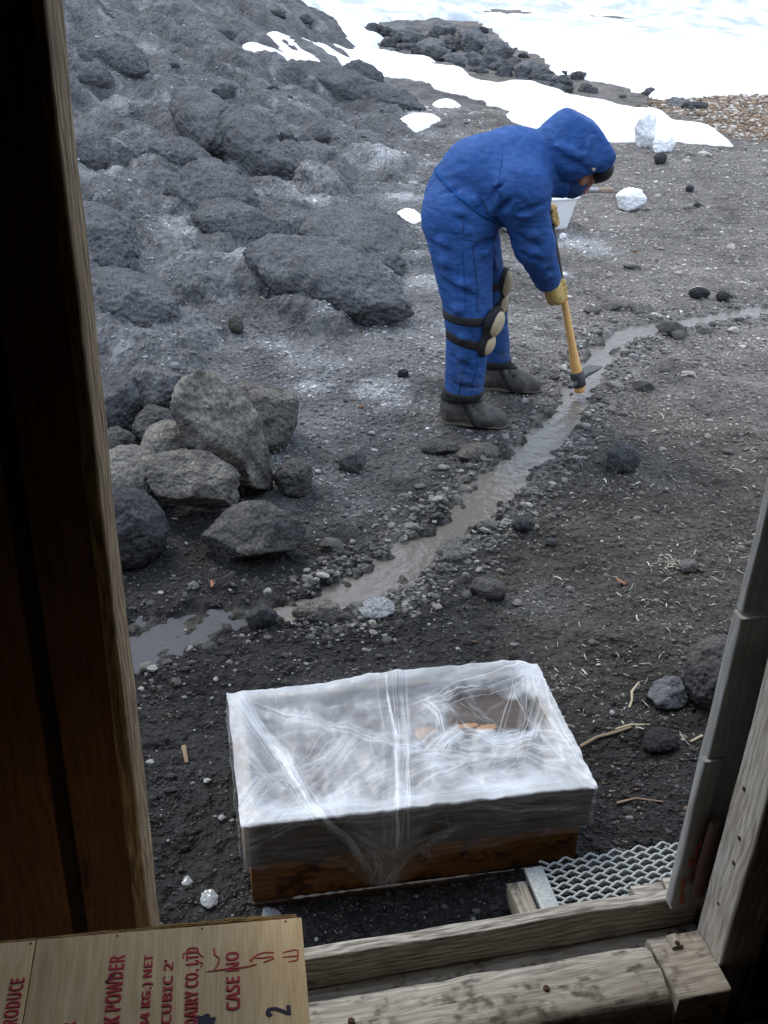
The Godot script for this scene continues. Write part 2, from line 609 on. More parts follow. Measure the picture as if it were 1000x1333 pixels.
		for k in range(1, nz - 1):
			for j in range(1, ny - 1):
				var at := k * sz + j * sy
				for i in range(1, nx - 1):
					var a := at + i
					if where[a] < 0: continue
					var x := d[a] < 0.0
					for axis in 3:
						var st: int = [1, sy, sz][axis]
						if x == (d[a + st] < 0.0): continue
						var u: int = [sy, sz, 1][axis]
						var v: int = [sz, 1, sy][axis]
						var p := where[a]
						var q := where[a - u]
						var r := where[a - u - v]
						var t := where[a - v]
						if p < 0 or q < 0 or r < 0 or t < 0: continue
						if x: idx.append_array(PackedInt32Array([p, r, q, p, t, r]))
						else: idx.append_array(PackedInt32Array([p, q, r, p, r, t]))
		return [vs, idx]

func field_mesh(f: Field, colour = null) -> ArrayMesh:
	var g := f.nets()
	var cs := PackedColorArray()
	if colour != null:
		for v in g[0]: cs.append(colour.call(v))
	return indexed(g[0], g[1], cs)

# ------------------------------------------------------------------ terrain
class Grid:
	var x0: float
	var z0: float
	var c: float
	var nx: int
	var nz: int
	var d := PackedFloat32Array()
	var out: float
	func _init(ax: float, az: float, bx: float, bz: float, cell: float, fill: float) -> void:
		x0 = ax
		z0 = az
		c = cell
		nx = int((bx - ax) / cell) + 2
		nz = int((bz - az) / cell) + 2
		d.resize(nx * nz)
		d.fill(fill)
		out = fill
	func at(x: float, z: float) -> float:
		var fx := (x - x0) / c
		var fz := (z - z0) / c
		var i := int(floor(fx))
		var j := int(floor(fz))
		if i < 0 or j < 0 or i >= nx - 1 or j >= nz - 1: return out
		fx -= i
		fz -= j
		var k := j * nx + i
		return lerpf(lerpf(d[k], d[k + 1], fx), lerpf(d[k + nx], d[k + nx + 1], fx), fz)
	func blur(r: int, passes: int) -> void:
		for p in passes:
			for axis in 2:
				var src := d.duplicate()
				var step := 1 if axis == 0 else nx
				for j in nz:
					for i in nx:
						var s := 0.0
						for k in range(-r, r + 1):
							var q := clampi((i if axis == 0 else j) + k, 0, (nx if axis == 0 else nz) - 1)
							s += src[j * nx + q] if axis == 0 else src[q * nx + i]
						d[j * nx + i] = s / (2 * r + 1)

var lumps: Grid      # height of the lava pillows above the slope
var channel: Grid    # signed distance to the edge of the drainage channel
var snow_mask: Grid
var rubble_mask: Grid
var lava_mask: Grid
# centre line of the drainage channel: x, z, width
const CHANNEL := [[2.9, -6.2, 0.06], [2.403, -6.073, 0.06], [2.107, -5.958, 0.06], [1.765, -5.791, 0.065], [1.475, -5.612, 0.08], [1.225, -5.467, 0.10], [1.067, -5.221, 0.13], [0.957, -4.909, 0.13], [0.848, -4.583, 0.13], [0.716, -4.286, 0.14], [0.585, -4.018, 0.16], [0.465, -3.794, 0.165], [0.358, -3.601, 0.15], [0.265, -3.422, 0.10], [0.139, -3.254, 0.12], [0.022, -3.069, 0.15], [-0.088, -2.942, 0.14], [-0.194, -2.865, 0.11], [-0.394, -2.80, 0.11], [-0.529, -2.74, 0.15], [-0.678, -2.66, 0.21], [-0.775, -2.585, 0.22], [-0.944, -2.466, 0.22], [-1.3, -2.3, 0.2]]
const SNOW_LOW := [Vector2(-1.85, -11.4), Vector2(-1.65, -13.15), Vector2(-1.11, -14.26), Vector2(-0.85, -15.39), Vector2(-0.70, -14.84), Vector2(-0.26, -16.15), Vector2(0.35, -15.01), Vector2(1.04, -13.47), Vector2(1.58, -13.62), Vector2(2.01, -12.78), Vector2(2.45, -11.96), Vector2(2.94, -11.65), Vector2(3.10, -11.36), Vector2(3.19, -10.68), Vector2(2.72, -10.65), Vector2(2.41, -10.91), Vector2(2.00, -10.61), Vector2(1.31, -10.90), Vector2(1.01, -11.63), Vector2(1.09, -12.36), Vector2(0.74, -12.76), Vector2(0.15, -13.69), Vector2(-0.52, -14.0), Vector2(-1.1, -11.9)]
const SNOW_UP := [Vector2(-0.94, -16.85), Vector2(-0.64, -17.62), Vector2(-0.33, -19.53), Vector2(0.44, -20.79), Vector2(1.22, -20.35), Vector2(1.53, -17.66), Vector2(1.86, -16.33), Vector2(1.87, -14.52), Vector2(2.24, -14.50), Vector2(2.72, -13.47), Vector2(3.02, -12.78), Vector2(3.55, -13.41), Vector2(4.22, -13.42), Vector2(4.95, -14.03), Vector2(9.0, -13.5), Vector2(14.0, -14.0), Vector2(14.0, -32.0), Vector2(-9.0, -32.0), Vector2(-6.0, -20.0), Vector2(-2.04, -17.2), Vector2(-1.47, -18.10), Vector2(-1.15, -18.45)]
const SNOW_LINK := [Vector2(-1.09, -15.94), Vector2(-0.65, -18.01), Vector2(-0.23, -17.52), Vector2(-0.40, -15.91), Vector2(-0.70, -14.6), Vector2(-0.84, -15.13)]
const SNOW_PATCH := [Vector2(-0.09, -10.79), Vector2(0.06, -11.21), Vector2(0.40, -11.21), Vector2(0.28, -10.83), Vector2(0.01, -10.48)]
const SNOW_PATCH_2 := [Vector2(0.28, -11.95), Vector2(0.45, -12.2), Vector2(0.69, -12.12), Vector2(0.50, -11.82)]
const SNOW_PATCH_3 := [Vector2(-0.03, -7.65), Vector2(0.07, -7.76), Vector2(0.24, -7.58), Vector2(0.22, -7.42), Vector2(0.07, -7.44)]
const RUBBLE := [Vector2(2.66, -12.23), Vector2(3.40, -13.92), Vector2(4.6, -13.88), Vector2(5.5, -12.31), Vector2(4.6, -10.4), Vector2(3.32, -11.13), Vector2(3.04, -12.09)]
const LAVA := [Vector2(-9.0, -19.0), Vector2(-2.2, -18.0), Vector2(-0.95, -16.2), Vector2(-0.75, -14.8), Vector2(-1.15, -12.6), Vector2(-0.2, -12.6), Vector2(-0.05, -10.0), Vector2(0.05, -7.6), Vector2(0.05, -5.9), Vector2(-0.25, -5.4), Vector2(-0.8, -5.6), Vector2(-1.1, -4.9), Vector2(-1.4, -4.3), Vector2(-3.5, -4.0), Vector2(-9.0, -6.0)]

func base_h(x: float, z: float) -> float:
	var d := -z
	var q := maxf(0.0, -0.3 - x)
	var a := 0.5 * q * q / (q + 0.5)
	a = 2.2 * tanh(a / 2.2)
	var p := sm01(3.0, 14.0, d) * (1.0 - 0.8 * sm01(16.0, 22.0, d))
	return a * p + 0.05 * maxf(0.0, d - 24.0) + 0.02 * maxf(0.0, absf(x) - 30.0)

func low_h(x: float, z: float) -> float:
	var d := sqrt(x * x + z * z)
	return base_h(x, z) + nA.get_noise_2d(x, z) * (0.015 + 0.03 * sm01(6.0, 14.0, d))

func hgt(x: float, z: float) -> float:
	var l := lumps.at(x, z)
	var h := low_h(x, z) + l
	var b := nB.get_noise_2d(x, z)
	var lm := lava_mask.at(x, z)
	var s := channel.at(x, z)
	h += b * (0.022 + 0.006 * lm) * (0.35 + 0.65 * sm01(-0.02, 0.12, s))
	if lm > 0.0: h += lm * (0.030 * nL.get_noise_2d(x + 0.3 * b, z * 0.8) - 0.008 + 0.006 * nC.get_noise_2d(x * 0.5 + 5.0, z * 0.5) * sm01(9.0, 6.0, -z))
	if s < 0.25:
		var cl := nC.get_noise_2d(x * 0.5, z * 0.5)
		h += (0.010 + 0.016 * cl) * sm01(0.22, 0.06, s)
		h -= (0.032 if x < -0.3 else 0.055) * sm01(0.05, -0.06 + 0.045 * sm01(1.0, 1.4, x), s + 0.035 * cl + 0.02 * b)
	h += nC.get_noise_2d(x, z) * 0.006 * sm01(7.0, 4.0, -z)
	return h

func dome(cx: float, cz: float, a: float, b: float, ang: float, h: float) -> void:
	var r := maxf(a, b)
	var ca := cos(ang)
	var sa := sin(ang)
	var i0 := maxi(0, int((cx - r - lumps.x0) / lumps.c))
	var i1 := mini(lumps.nx - 1, int((cx + r - lumps.x0) / lumps.c) + 1)
	var j0 := maxi(0, int((cz - r - lumps.z0) / lumps.c))
	var j1 := mini(lumps.nz - 1, int((cz + r - lumps.z0) / lumps.c) + 1)
	for j in range(j0, j1 + 1):
		for i in range(i0, i1 + 1):
			var x := lumps.x0 + i * lumps.c - cx
			var z := lumps.z0 + j * lumps.c - cz
			x += 0.09 * nB.get_noise_2d(x + cx, z + cz + 50.0)
			z += 0.09 * nB.get_noise_2d(x + cx + 70.0, z + cz)
			var u := (x * ca + z * sa) / a
			var v := (-x * sa + z * ca) / b
			var q := 1.0 - u * u - v * v
			if q > 0.0:
				var k := j * lumps.nx + i
				var e := h * pow(q, 0.55)
				e += 0.012 * sin((u * 2.0 + v * v) * 9.0) * sm01(0.0, 0.5, q)   # ropy folds
				lumps.d[k] = maxf(lumps.d[k], e)

func in_poly(x: float, z: float, poly: PackedVector2Array) -> bool:
	return Geometry2D.is_point_in_polygon(Vector2(x, z), poly)

func make_terrain() -> void:
	lumps = Grid.new(-7.0, -18.5, 1.0, -3.6, 0.03, 0.0)
	var lava := PackedVector2Array(LAVA)
	# the pillows that stand out
	var main := [[-1.20, -6.95, 0.34, 0.24, 0.75, 0.20], [-1.02, -6.72, 0.26, 0.18, 0.7, 0.17], [-0.98, -6.40, 0.24, 0.14, 0.2, 0.15], [-1.35, -8.55, 0.5, 0.22, 0.95, 0.22], [-1.10, -8.15, 0.45, 0.2, 0.95, 0.22], [-1.65, -8.9, 0.3, 0.25, 0.5, 0.17],
		[-2.35, -9.52, 0.26, 0.18, 0.2, 0.17], [-2.43, -9.07, 0.15, 0.13, 0.0, 0.14], [-1.55, -7.65, 0.26, 0.2, 0.6, 0.15], [-0.30, -5.75, 0.42, 0.22, 0.45, 0.17], [-0.55, -6.0, 0.3, 0.2, 0.6, 0.15], [-0.05, -6.6, 0.36, 0.3, 0.6, 0.14], [-0.35, -6.95, 0.34, 0.22, 0.8, 0.14],
		[-1.66, -6.03, 0.28, 0.2, 0.7, 0.14], [-1.28, -5.18, 0.28, 0.2, 0.6, 0.10], [-1.5, -5.5, 0.3, 0.2, 0.8, 0.11], [-2.07, -7.35, 0.2, 0.16, 0.3, 0.14], [-0.75, -11.8, 0.5, 0.22, 0.2, 0.12], [-0.25, -11.9, 0.35, 0.2, 0.1, 0.12], [-1.2, -10.6, 0.6, 0.35, 0.6, 0.13], [-0.5, -10.2, 0.5, 0.3, 0.5, 0.10],
		[-1.1, -15.3, 0.55, 0.4, 0.4, 0.22], [-1.8, -14.9, 0.7, 0.45, 0.5, 0.25], [-1.5, -16.0, 0.7, 0.4, 0.3, 0.22], [-2.6, -14.0, 0.8, 0.5, 0.6, 0.25], [-2.3, -12.2, 0.6, 0.4, 0.6, 0.2], [-3.2, -12.8, 0.7, 0.5, 0.5, 0.22], [-1.75, -11.5, 0.5, 0.35, 0.7, 0.18]]
	for e in main: dome(e[0], e[1], e[2], e[3], e[4], e[5])
	for i in 1500:
		var x := ru(-8.0, 0.4)
		var z := -exp(ru(log(4.4), log(18.0)))
		if not in_poly(x, z, lava): continue
		if rng.randf() > 0.35 + 0.65 * sm01(-0.3, -1.6, x): continue
		var s := exp(ru(log(0.10), log(0.36))) * (0.75 + 0.05 * -z)
		dome(x, z, s, s * ru(0.35, 0.7), ru(0.3, 1.25), s * ru(0.26, 0.5))
	# rasters
	lava_mask = Grid.new(-9.5, -19.5, 1.2, -3.4, 0.1, 0.0)
	for j in lava_mask.nz:
		for i in lava_mask.nx:
			if in_poly(lava_mask.x0 + i * 0.1, lava_mask.z0 + j * 0.1, lava): lava_mask.d[j * lava_mask.nx + i] = 1.0
	lava_mask.blur(2, 2)
	channel = Grid.new(-1.6, -6.8, 3.2, -1.9, 0.02, 9.0)
	for j in channel.nz:
		for i in channel.nx:
			var p := Vector2(channel.x0 + i * channel.c, channel.z0 + j * channel.c)
			var best := 9.0
			for k in CHANNEL.size() - 1:
				var a := Vector2(CHANNEL[k][0], CHANNEL[k][1])
				var b := Vector2(CHANNEL[k + 1][0], CHANNEL[k + 1][1])
				var t := clampf((p - a).dot(b - a) / (b - a).length_squared(), 0.0, 1.0)
				best = minf(best, p.distance_to(a.lerp(b, t)) - 0.5 * lerpf(CHANNEL[k][2], CHANNEL[k + 1][2], t))
			channel.d[j * channel.nx + i] = best
	snow_mask = Grid.new(-9.0, -32.0, 14.0, -7.0, 0.06, 0.0)
	rubble_mask = Grid.new(2.0, -15.0, 6.5, -9.5, 0.06, 0.0)
	var polys := []
	for p in [SNOW_LOW, SNOW_UP, SNOW_LINK, SNOW_PATCH, SNOW_PATCH_2, SNOW_PATCH_3]:
		var q := PackedVector2Array(p)
		if polys.size() > 2:   # the small patches lose their edge to the smoothing
			var mid := Vector2.ZERO
			for v in q: mid += v / q.size()
			for k in q.size(): q[k] = mid + (q[k] - mid) * 1.12
		polys.append(q)
	var nj := noise_of(FastNoiseLite.new(), 61, 1.5, 4)
	for j in snow_mask.nz:
		for i in snow_mask.nx:
			var x := snow_mask.x0 + i * snow_mask.c
			var z := snow_mask.z0 + j * snow_mask.c
			x += 0.16 * nj.get_noise_2d(x, z)
			z += 0.55 * nj.get_noise_2d(x + 90.0, z)
			var x1 := snow_mask.x0 + i * snow_mask.c
			var z1 := snow_mask.z0 + j * snow_mask.c
			for q in polys.size():
				var p: PackedVector2Array = polys[q]
				if in_poly(x if q < 3 else lerpf(x1, x, 0.3), z if q < 3 else lerpf(z1, z, 0.3), p):
					snow_mask.d[j * snow_mask.nx + i] = 1.0
					break
	snow_mask.blur(1, 2)
	var rp := PackedVector2Array(RUBBLE)
	for j in rubble_mask.nz:
		for i in rubble_mask.nx:
			var x := rubble_mask.x0 + i * rubble_mask.c
			var z := rubble_mask.z0 + j * rubble_mask.c
			if in_poly(x + 0.15 * nj.get_noise_2d(x, z), z + 0.3 * nj.get_noise_2d(x + 90.0, z), rp): rubble_mask.d[j * rubble_mask.nx + i] = 1.0
	rubble_mask.blur(2, 2)

	# polar sheet round the hut door, finest in front of the hut, out to the horizon
	var angs := PackedFloat32Array()
	var a0 := -180.0
	while a0 < 180.0:
		angs.append(deg_to_rad(a0))
		var o := absf(a0)
		a0 += 0.17 if o < 27.0 else 0.3 if o < 40.0 else 1.0 if o < 70.0 else 4.0
	angs.append(PI)
	var rads := PackedFloat32Array()
	var r := 1.25
	while r < 1500.0:
		rads.append(r)
		r *= 1.0036 if r < 9.0 else 1.0042 if r < 26.0 else 1.03
	put("ground", polar_sheet(angs, rads, hgt, ground_color), M.ground).set_meta("kind", "structure")

func polar_sheet(angs: PackedFloat32Array, rads: PackedFloat32Array, height: Callable, tint: Callable, keep = null) -> ArrayMesh:
	var na := angs.size()
	var nr := rads.size()
	var vs := PackedVector3Array()
	var cs := PackedColorArray()
	vs.resize(na * nr)
	cs.resize(na * nr)
	var sa := PackedFloat32Array()
	var ca := PackedFloat32Array()
	for a in angs:
		sa.append(sin(a))
		ca.append(cos(a))
	var k := 0
	for i in nr:
		var r := rads[i]
		for j in na:
			var x := r * sa[j]
			var z := -r * ca[j]
			var h: float = height.call(x, z)
			vs[k] = Vector3(x, h, z)
			cs[k] = tint.call(x, z, h)
			k += 1
	var ns := PackedVector3Array()
	ns.resize(na * nr)
	for i in nr:
		var ip := mini(i + 1, nr - 1) * na
		var im := maxi(i - 1, 0) * na
		for j in na:
			var n := (vs[ip + j] - vs[im + j]).cross(vs[i * na + maxi(j - 1, 0)] - vs[i * na + mini(j + 1, na - 1)])
			if n.y < 0.0: n = -n
			ns[i * na + j] = n.normalized()
	var idx := PackedInt32Array()
	for i in nr - 1:
		for j in na - 1:
			var a := i * na + j
			if keep != null and not keep.call(vs[a].x, vs[a].z): continue
			idx.append_array(PackedInt32Array([a, a + na, a + na + 1, a, a + na + 1, a + 1]))
	var arr := []
	arr.resize(Mesh.ARRAY_MAX)
	arr[Mesh.ARRAY_VERTEX] = vs
	arr[Mesh.ARRAY_NORMAL] = ns
	arr[Mesh.ARRAY_COLOR] = cs
	arr[Mesh.ARRAY_INDEX] = idx
	var me := ArrayMesh.new()
	me.add_surface_from_arrays(Mesh.PRIMITIVE_TRIANGLES, arr)
	return me

func ground_color(x: float, z: float, _h: float) -> Color:
	var d := -z
	var n1 := nA.get_noise_2d(x * 1.7 + 31.0, z * 1.7)
	var n2 := nB.get_noise_2d(x + 17.0, z)
	var n3 := nC.get_noise_2d(x * 2.0, z * 2.0)
	var dry := clampf(sm01(2.6, 5.2, d) + 0.25 * n1 + 0.2 * n2 + 0.25 * sm01(0.8, 1.6, x) - 0.15, 0.0, 1.0)
	var cool := sm01(1.2, -0.4, x)
	var c := Color(0.036, 0.0355, 0.0355).lerp(Color(0.285, 0.264, 0.243).lerp(Color(0.270, 0.273, 0.280), cool), dry)
	# brownish mud right of the channel
	var br := sm01(0.25, 0.6, x) * sm01(5.2, 3.6, d) * sm01(2.0, 2.7, d)
	c = c.lerp(Color(0.112, 0.099, 0.082), br * clampf(0.75 + 0.6 * n1, 0.0, 1.0))
	var lm := lava_mask.at(x, z)
	if lm > 0.0: c = c.lerp(Color(0.190, 0.198, 0.212), lm * 0.85)
	# pale salt bloom on the lava
	if x < 0.4 and d > 4.2:
		var sb := nA.get_noise_2d(x * 3.0 - 80.0, z * 3.0) + 0.5 * n2
		c = c.lerp(Color(0.36, 0.37, 0.39), 0.8 * sm01(0.34, 0.7, sb + 0.22 * n3))
	for w in [Vector3(-1.89, -7.33, 0.22), Vector3(-0.80, -8.05, 0.36), Vector3(-0.14, -9.16, 0.26), Vector3(-0.62, -7.55, 0.2), Vector3(-1.3, -6.55, 0.18), Vector3(-0.75, -6.1, 0.22), Vector3(-1.75, -5.3, 0.2), Vector3(0.02, -8.1, 0.2), Vector3(0.9, -6.5, 0.2), Vector3(1.25, -7.1, 0.25), Vector3(0.25, -6.2, 0.22), Vector3(-0.05, -4.6, 0.12)]:
		var q: float = (Vector2(x, z) - Vector2(w.x, w.y)).length() / w.z + 0.9 * n2 + 0.5 * n3
		if q < 1.0: c = c.lerp(Color(0.66, 0.67, 0.69), 0.85 * sm01(1.0, 0.35, q))
	# grey clay turned up beside the channel
	var s := channel.at(x, z)
	if s < 0.3 and x > -0.2:
		var up := sm01(0.17, 0.03, s + 0.09 * n2) * sm01(-0.1, 0.4, n3 + n2 + 0.15)
		c = c.lerp(Color(0.34, 0.33, 0.31), up * 0.75)
	if s < 0.02: c = c.lerp(Color(0.11, 0.103, 0.092), sm01(0.02, -0.03, s))
	# gloss of two wet mud patches, painted in as a paler ground colour
	for w in [Vector3(0.52, -2.96, 0.17), Vector3(-0.05, -3.6, 0.09)]:
		var q: float = (Vector2(x, z * 1.2) - Vector2(w.x, w.y * 1.2)).length() / w.z + 0.7 * n2
		if q < 1.0: c = c.lerp(Color(0.135, 0.132, 0.128), 0.75 * sm01(1.0, 0.45, q))
	var rb := rubble_mask.at(x, z)
	if rb > 0.0: c = c.lerp(Color(0.20, 0.155, 0.115).lerp(Color(0.36, 0.30, 0.24), clampf(n3 + 0.4, 0.0, 1.0)), rb)
	var v := 1.0 + 0.4 * n3 + 0.35 * n2 + 0.25 * n1
	return Color(c.r * v, c.g * v, c.b * v)

# ------------------------------------------------------------------ snow
func snow_cover(x: float, z: float) -> float:
	if z < -31.0 or (z < -20.5 and (x > 13.0 or x < -8.5)): return 1.0
	return snow_mask.at(x, z)

func snow_h(x: float, z: float) -> float:
	var m := snow_cover(x, z)
	var d := sqrt(x * x + z * z)
	var far := sm01(14.0, 30.0, d)
	var t := nB.get_noise_2d(x * 0.35, z * 0.35) * (0.03 + 0.10 * far)
	t += nB.get_noise_2d(x * 0.09 + 9.0, z * 0.09) * 0.5 * far
	return low_h(x, z) - 0.12 + 0.21 * m + t * m

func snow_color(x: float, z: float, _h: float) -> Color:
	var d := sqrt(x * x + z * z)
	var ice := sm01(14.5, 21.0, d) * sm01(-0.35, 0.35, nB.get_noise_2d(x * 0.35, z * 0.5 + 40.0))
	var c := Color(1, 1, 1).lerp(Color(0.42, 0.47, 0.54), 0.85 * ice)  # shading of the rough far ice, put into the colour as blue-grey patches
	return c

func make_snow() -> void:
	var angs := PackedFloat32Array()
	var a0 := -100.0
	while a0 <= 100.0:
		angs.append(deg_to_rad(a0))
		var o := absf(a0)
		a0 += 0.2 if o < 27.0 else 0.5 if o < 40.0 else 2.0
	var rads := PackedFloat32Array()
	var r := 7.0
	while r < 1500.0:
		rads.append(r)
		r *= 1.004 if r < 24.0 else 1.012 if r < 80.0 else 1.04
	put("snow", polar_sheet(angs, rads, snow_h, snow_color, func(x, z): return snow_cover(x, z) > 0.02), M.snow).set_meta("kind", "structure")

# ------------------------------------------------------------------ water in the channel
func make_water() -> void:
	var pts := []
	var n := CHANNEL.size()
	for k in n - 1:
		for s in 8:
			var t := s / 8.0
			var a = CHANNEL[k]
			var b = CHANNEL[k + 1]
			pts.append(Vector3(lerpf(a[0], b[0], t), lerpf(a[2], b[2], t), lerpf(a[1], b[1], t)))
	var rows := []
	for i in pts.size():
		var p: Vector3 = pts[i]
		var q: Vector3 = pts[mini(i + 1, pts.size() - 1)] - pts[maxi(i - 1, 0)]
		var side := Vector3(-q.z, 0, q.x).normalized()
		var y := 0.0
		for o in [-1.0, 0.0, 1.0]: y += low_h(p.x + side.x * o * 0.2, p.z + side.z * o * 0.2) / 3.0
		y -= 0.012 * sm01(1.5, 1.0, p.x)
		var row := []
		for j in 13:
			var o := (j / 12.0 - 0.5) * (p.y + 0.13)
			var v := Vector3(p.x + side.x * o, y, p.z + side.z * o)
			v.y += 0.0035 * nC.get_noise_2d(v.x * 1.6, v.z * 1.6) + 0.003 * nB.get_noise_2d(v.x * 4.0, v.z * 4.0)
			row.append(v)
		rows.append(row)
	# muddy water in the channel, then the wet silt where it spreads out
	for part in 2:
		var st := SurfaceTool.new()
		st.begin(Mesh.PRIMITIVE_TRIANGLES)
		st.set_smooth_group(1)
		for i in rows.size() - 1:
			if (pts[i].x < -0.34) != (part == 1): continue
			for j in 12:
				for v in [rows[i][j], rows[i + 1][j], rows[i + 1][j + 1], rows[i][j], rows[i + 1][j + 1], rows[i][j + 1]]: st.add_vertex(v)
		st.generate_normals()
		var m := mat(lin(0.135, 0.121, 0.104) if part == 0 else lin(0.075, 0.079, 0.086), 0.27 if part == 0 else 0.6)
		m.metallic_specular = 0.5 if part == 0 else 0.3
		m.uv1_triplanar = true
		m.uv1_world_triplanar = true
		m.uv1_scale = Vector3(2.5, 2.5, 2.5)
		m.heightmap_enabled = true
		m.heightmap_texture = noise_tex(64, 0.03, 3, 256, 0.0, 1.0)
		m.heightmap_scale = 0.35
		put("muddy_water" if part == 0 else "wet_silt", st.commit(), m).set_meta("kind", "structure")

# ------------------------------------------------------------------ rocks
var spheres := {}

func ico(level: int) -> Array:
	if spheres.has(level): return spheres[level]
	var t := (1.0 + sqrt(5.0)) / 2.0
	var vs := PackedVector3Array()
	for v in [Vector3(-1, t, 0), Vector3(1, t, 0), Vector3(-1, -t, 0), Vector3(1, -t, 0), Vector3(0, -1, t), Vector3(0, 1, t), Vector3(0, -1, -t), Vector3(0, 1, -t), Vector3(t, 0, -1), Vector3(t, 0, 1), Vector3(-t, 0, -1), Vector3(-t, 0, 1)]: vs.append(v.normalized())
	var f := PackedInt32Array([0, 11, 5, 0, 5, 1, 0, 1, 7, 0, 7, 10, 0, 10, 11, 1, 5, 9, 5, 11, 4, 11, 10, 2, 10, 7, 6, 7, 1, 8, 3, 9, 4, 3, 4, 2, 3, 2, 6, 3, 6, 8, 3, 8, 9, 4, 9, 5, 2, 4, 11, 6, 2, 10, 8, 6, 7, 9, 8, 1])
	for s in level:
		var mids := {}
		var g := PackedInt32Array()
		for k in range(0, f.size(), 3):
			var m := [0, 0, 0]
			for e in 3:
				var a := f[k + e]
				var b := f[k + (e + 1) % 3]
				var key := mini(a, b) * 100000 + maxi(a, b)
				if not mids.has(key):
					mids[key] = vs.size()
					vs.append(((vs[a] + vs[b]) * 0.5).normalized())
				m[e] = mids[key]
			g.append_array(PackedInt32Array([f[k], m[0], m[2], f[k + 1], m[1], m[0], f[k + 2], m[2], m[1], m[0], m[1], m[2]]))
		f = g
	# Godot's front faces run clockwise
	for k in range(0, f.size(), 3):
		var b := f[k + 1]
		f[k + 1] = f[k + 2]
		f[k + 2] = b
	spheres[level] = [vs, f]
	return spheres[level]

func indexed(vs: PackedVector3Array, f: PackedInt32Array, cs := PackedColorArray()) -> ArrayMesh:
	var ns := PackedVector3Array()
	ns.resize(vs.size())
	for k in range(0, f.size(), 3):
		var a := vs[f[k]]
		var n := (vs[f[k + 2]] - a).cross(vs[f[k + 1]] - a)
		ns[f[k]] += n
		ns[f[k + 1]] += n
		ns[f[k + 2]] += n
	for i in ns.size(): ns[i] = ns[i].normalized()
	var arr := []
	arr.resize(Mesh.ARRAY_MAX)
	arr[Mesh.ARRAY_VERTEX] = vs
	arr[Mesh.ARRAY_NORMAL] = ns
	if cs.size(): arr[Mesh.ARRAY_COLOR] = cs
	arr[Mesh.ARRAY_INDEX] = f
	var me := ArrayMesh.new()
	me.add_surface_from_arrays(Mesh.PRIMITIVE_TRIANGLES, arr)
	return me

# size: half extents; edge 0 = river-round, 1 = broken; c1/c2: linear colours
func rock_mesh(size: Vector3, sd: int, edge: float, c1: Color, c2: Color, level := 5, rough := 0.05) -> ArrayMesh:
	var r := RandomNumberGenerator.new()
	r.seed = sd
	var base: Array = ico(level)
	var dirs: PackedVector3Array = base[0]
	var planes := []
	for i in int(lerpf(10, 16, edge)):
		var n := Vector3(r.randfn(), r.randfn(), r.randfn()).normalized()
		planes.append([n, r.randf_range(lerpf(0.92, 0.60, edge), lerpf(1.0, 0.94, edge))])
	var p := lerpf(8.0, 44.0, edge)
	var off := Vector3(sd * 1.37, sd * 0.71, sd * 2.3)
	var vs := PackedVector3Array()
	vs.resize(dirs.size())
	var cs := PackedColorArray()
	cs.resize(dirs.size())
	var iso := size / ((size.x + size.y + size.z) / 3.0)
	for i in dirs.size():
		var d := dirs[i]
		var s := 1.0
		for pl in planes:
			var k: float = d.dot(pl[0])
			if k > 0.05: s += pow(k / pl[1], p)
		var rad := pow(s, -1.0 / p) * 1.12
		var dir := d
		d *= iso
		var f := nR.get_noise_3d(d.x * 1.6 + off.x, d.y * 1.6 + off.y, d.z * 1.6 + off.z)
		var g := nR.get_noise_3d(d.x * 6.0 + off.z, d.y * 6.0 + off.x, d.z * 6.0 + off.y)
		var h := nR.get_noise_3d(d.x * 17.0 - off.z, d.y * 17.0 + off.y, d.z * 17.0)
		rad *= 1.0 + rough * 2.2 * f + rough * 0.9 * g + rough * 0.55 * h
		if g < -0.22: rad *= 1.0 + rough * 0.8 * (g + 0.22)
		vs[i] = dir * rad * size
		var t := clampf(0.5 + 1.1 * f + 0.7 * g + 0.35 * h, 0.0, 1.0)
		var c := c1.lerp(c2, t)
		var v := 1.0 + 0.4 * h
		cs[i] = Color(c.r * v, c.g * v, c.b * v)
	return indexed(vs, base[1], cs)

func rock(called: String, label: String, category: String, group: String, x: float, z: float, size: Vector3, turn: Vector3, sd: int, edge: float, c1: Color, c2: Color, lift := 0.5, level := 5, m: Material = null, rough := 0.05) -> MeshInstance3D:
	var b := Basis.from_euler(turn * PI / 180.0)
	var xf := Transform3D(b, Vector3(x, hgt(x, z) + size.y * lift, z))
	var o := put(called, rock_mesh(size, sd, edge, c1, c2, level, rough), m if m else M.rock, null, xf)
	tag(o, label, category, group)
	return o

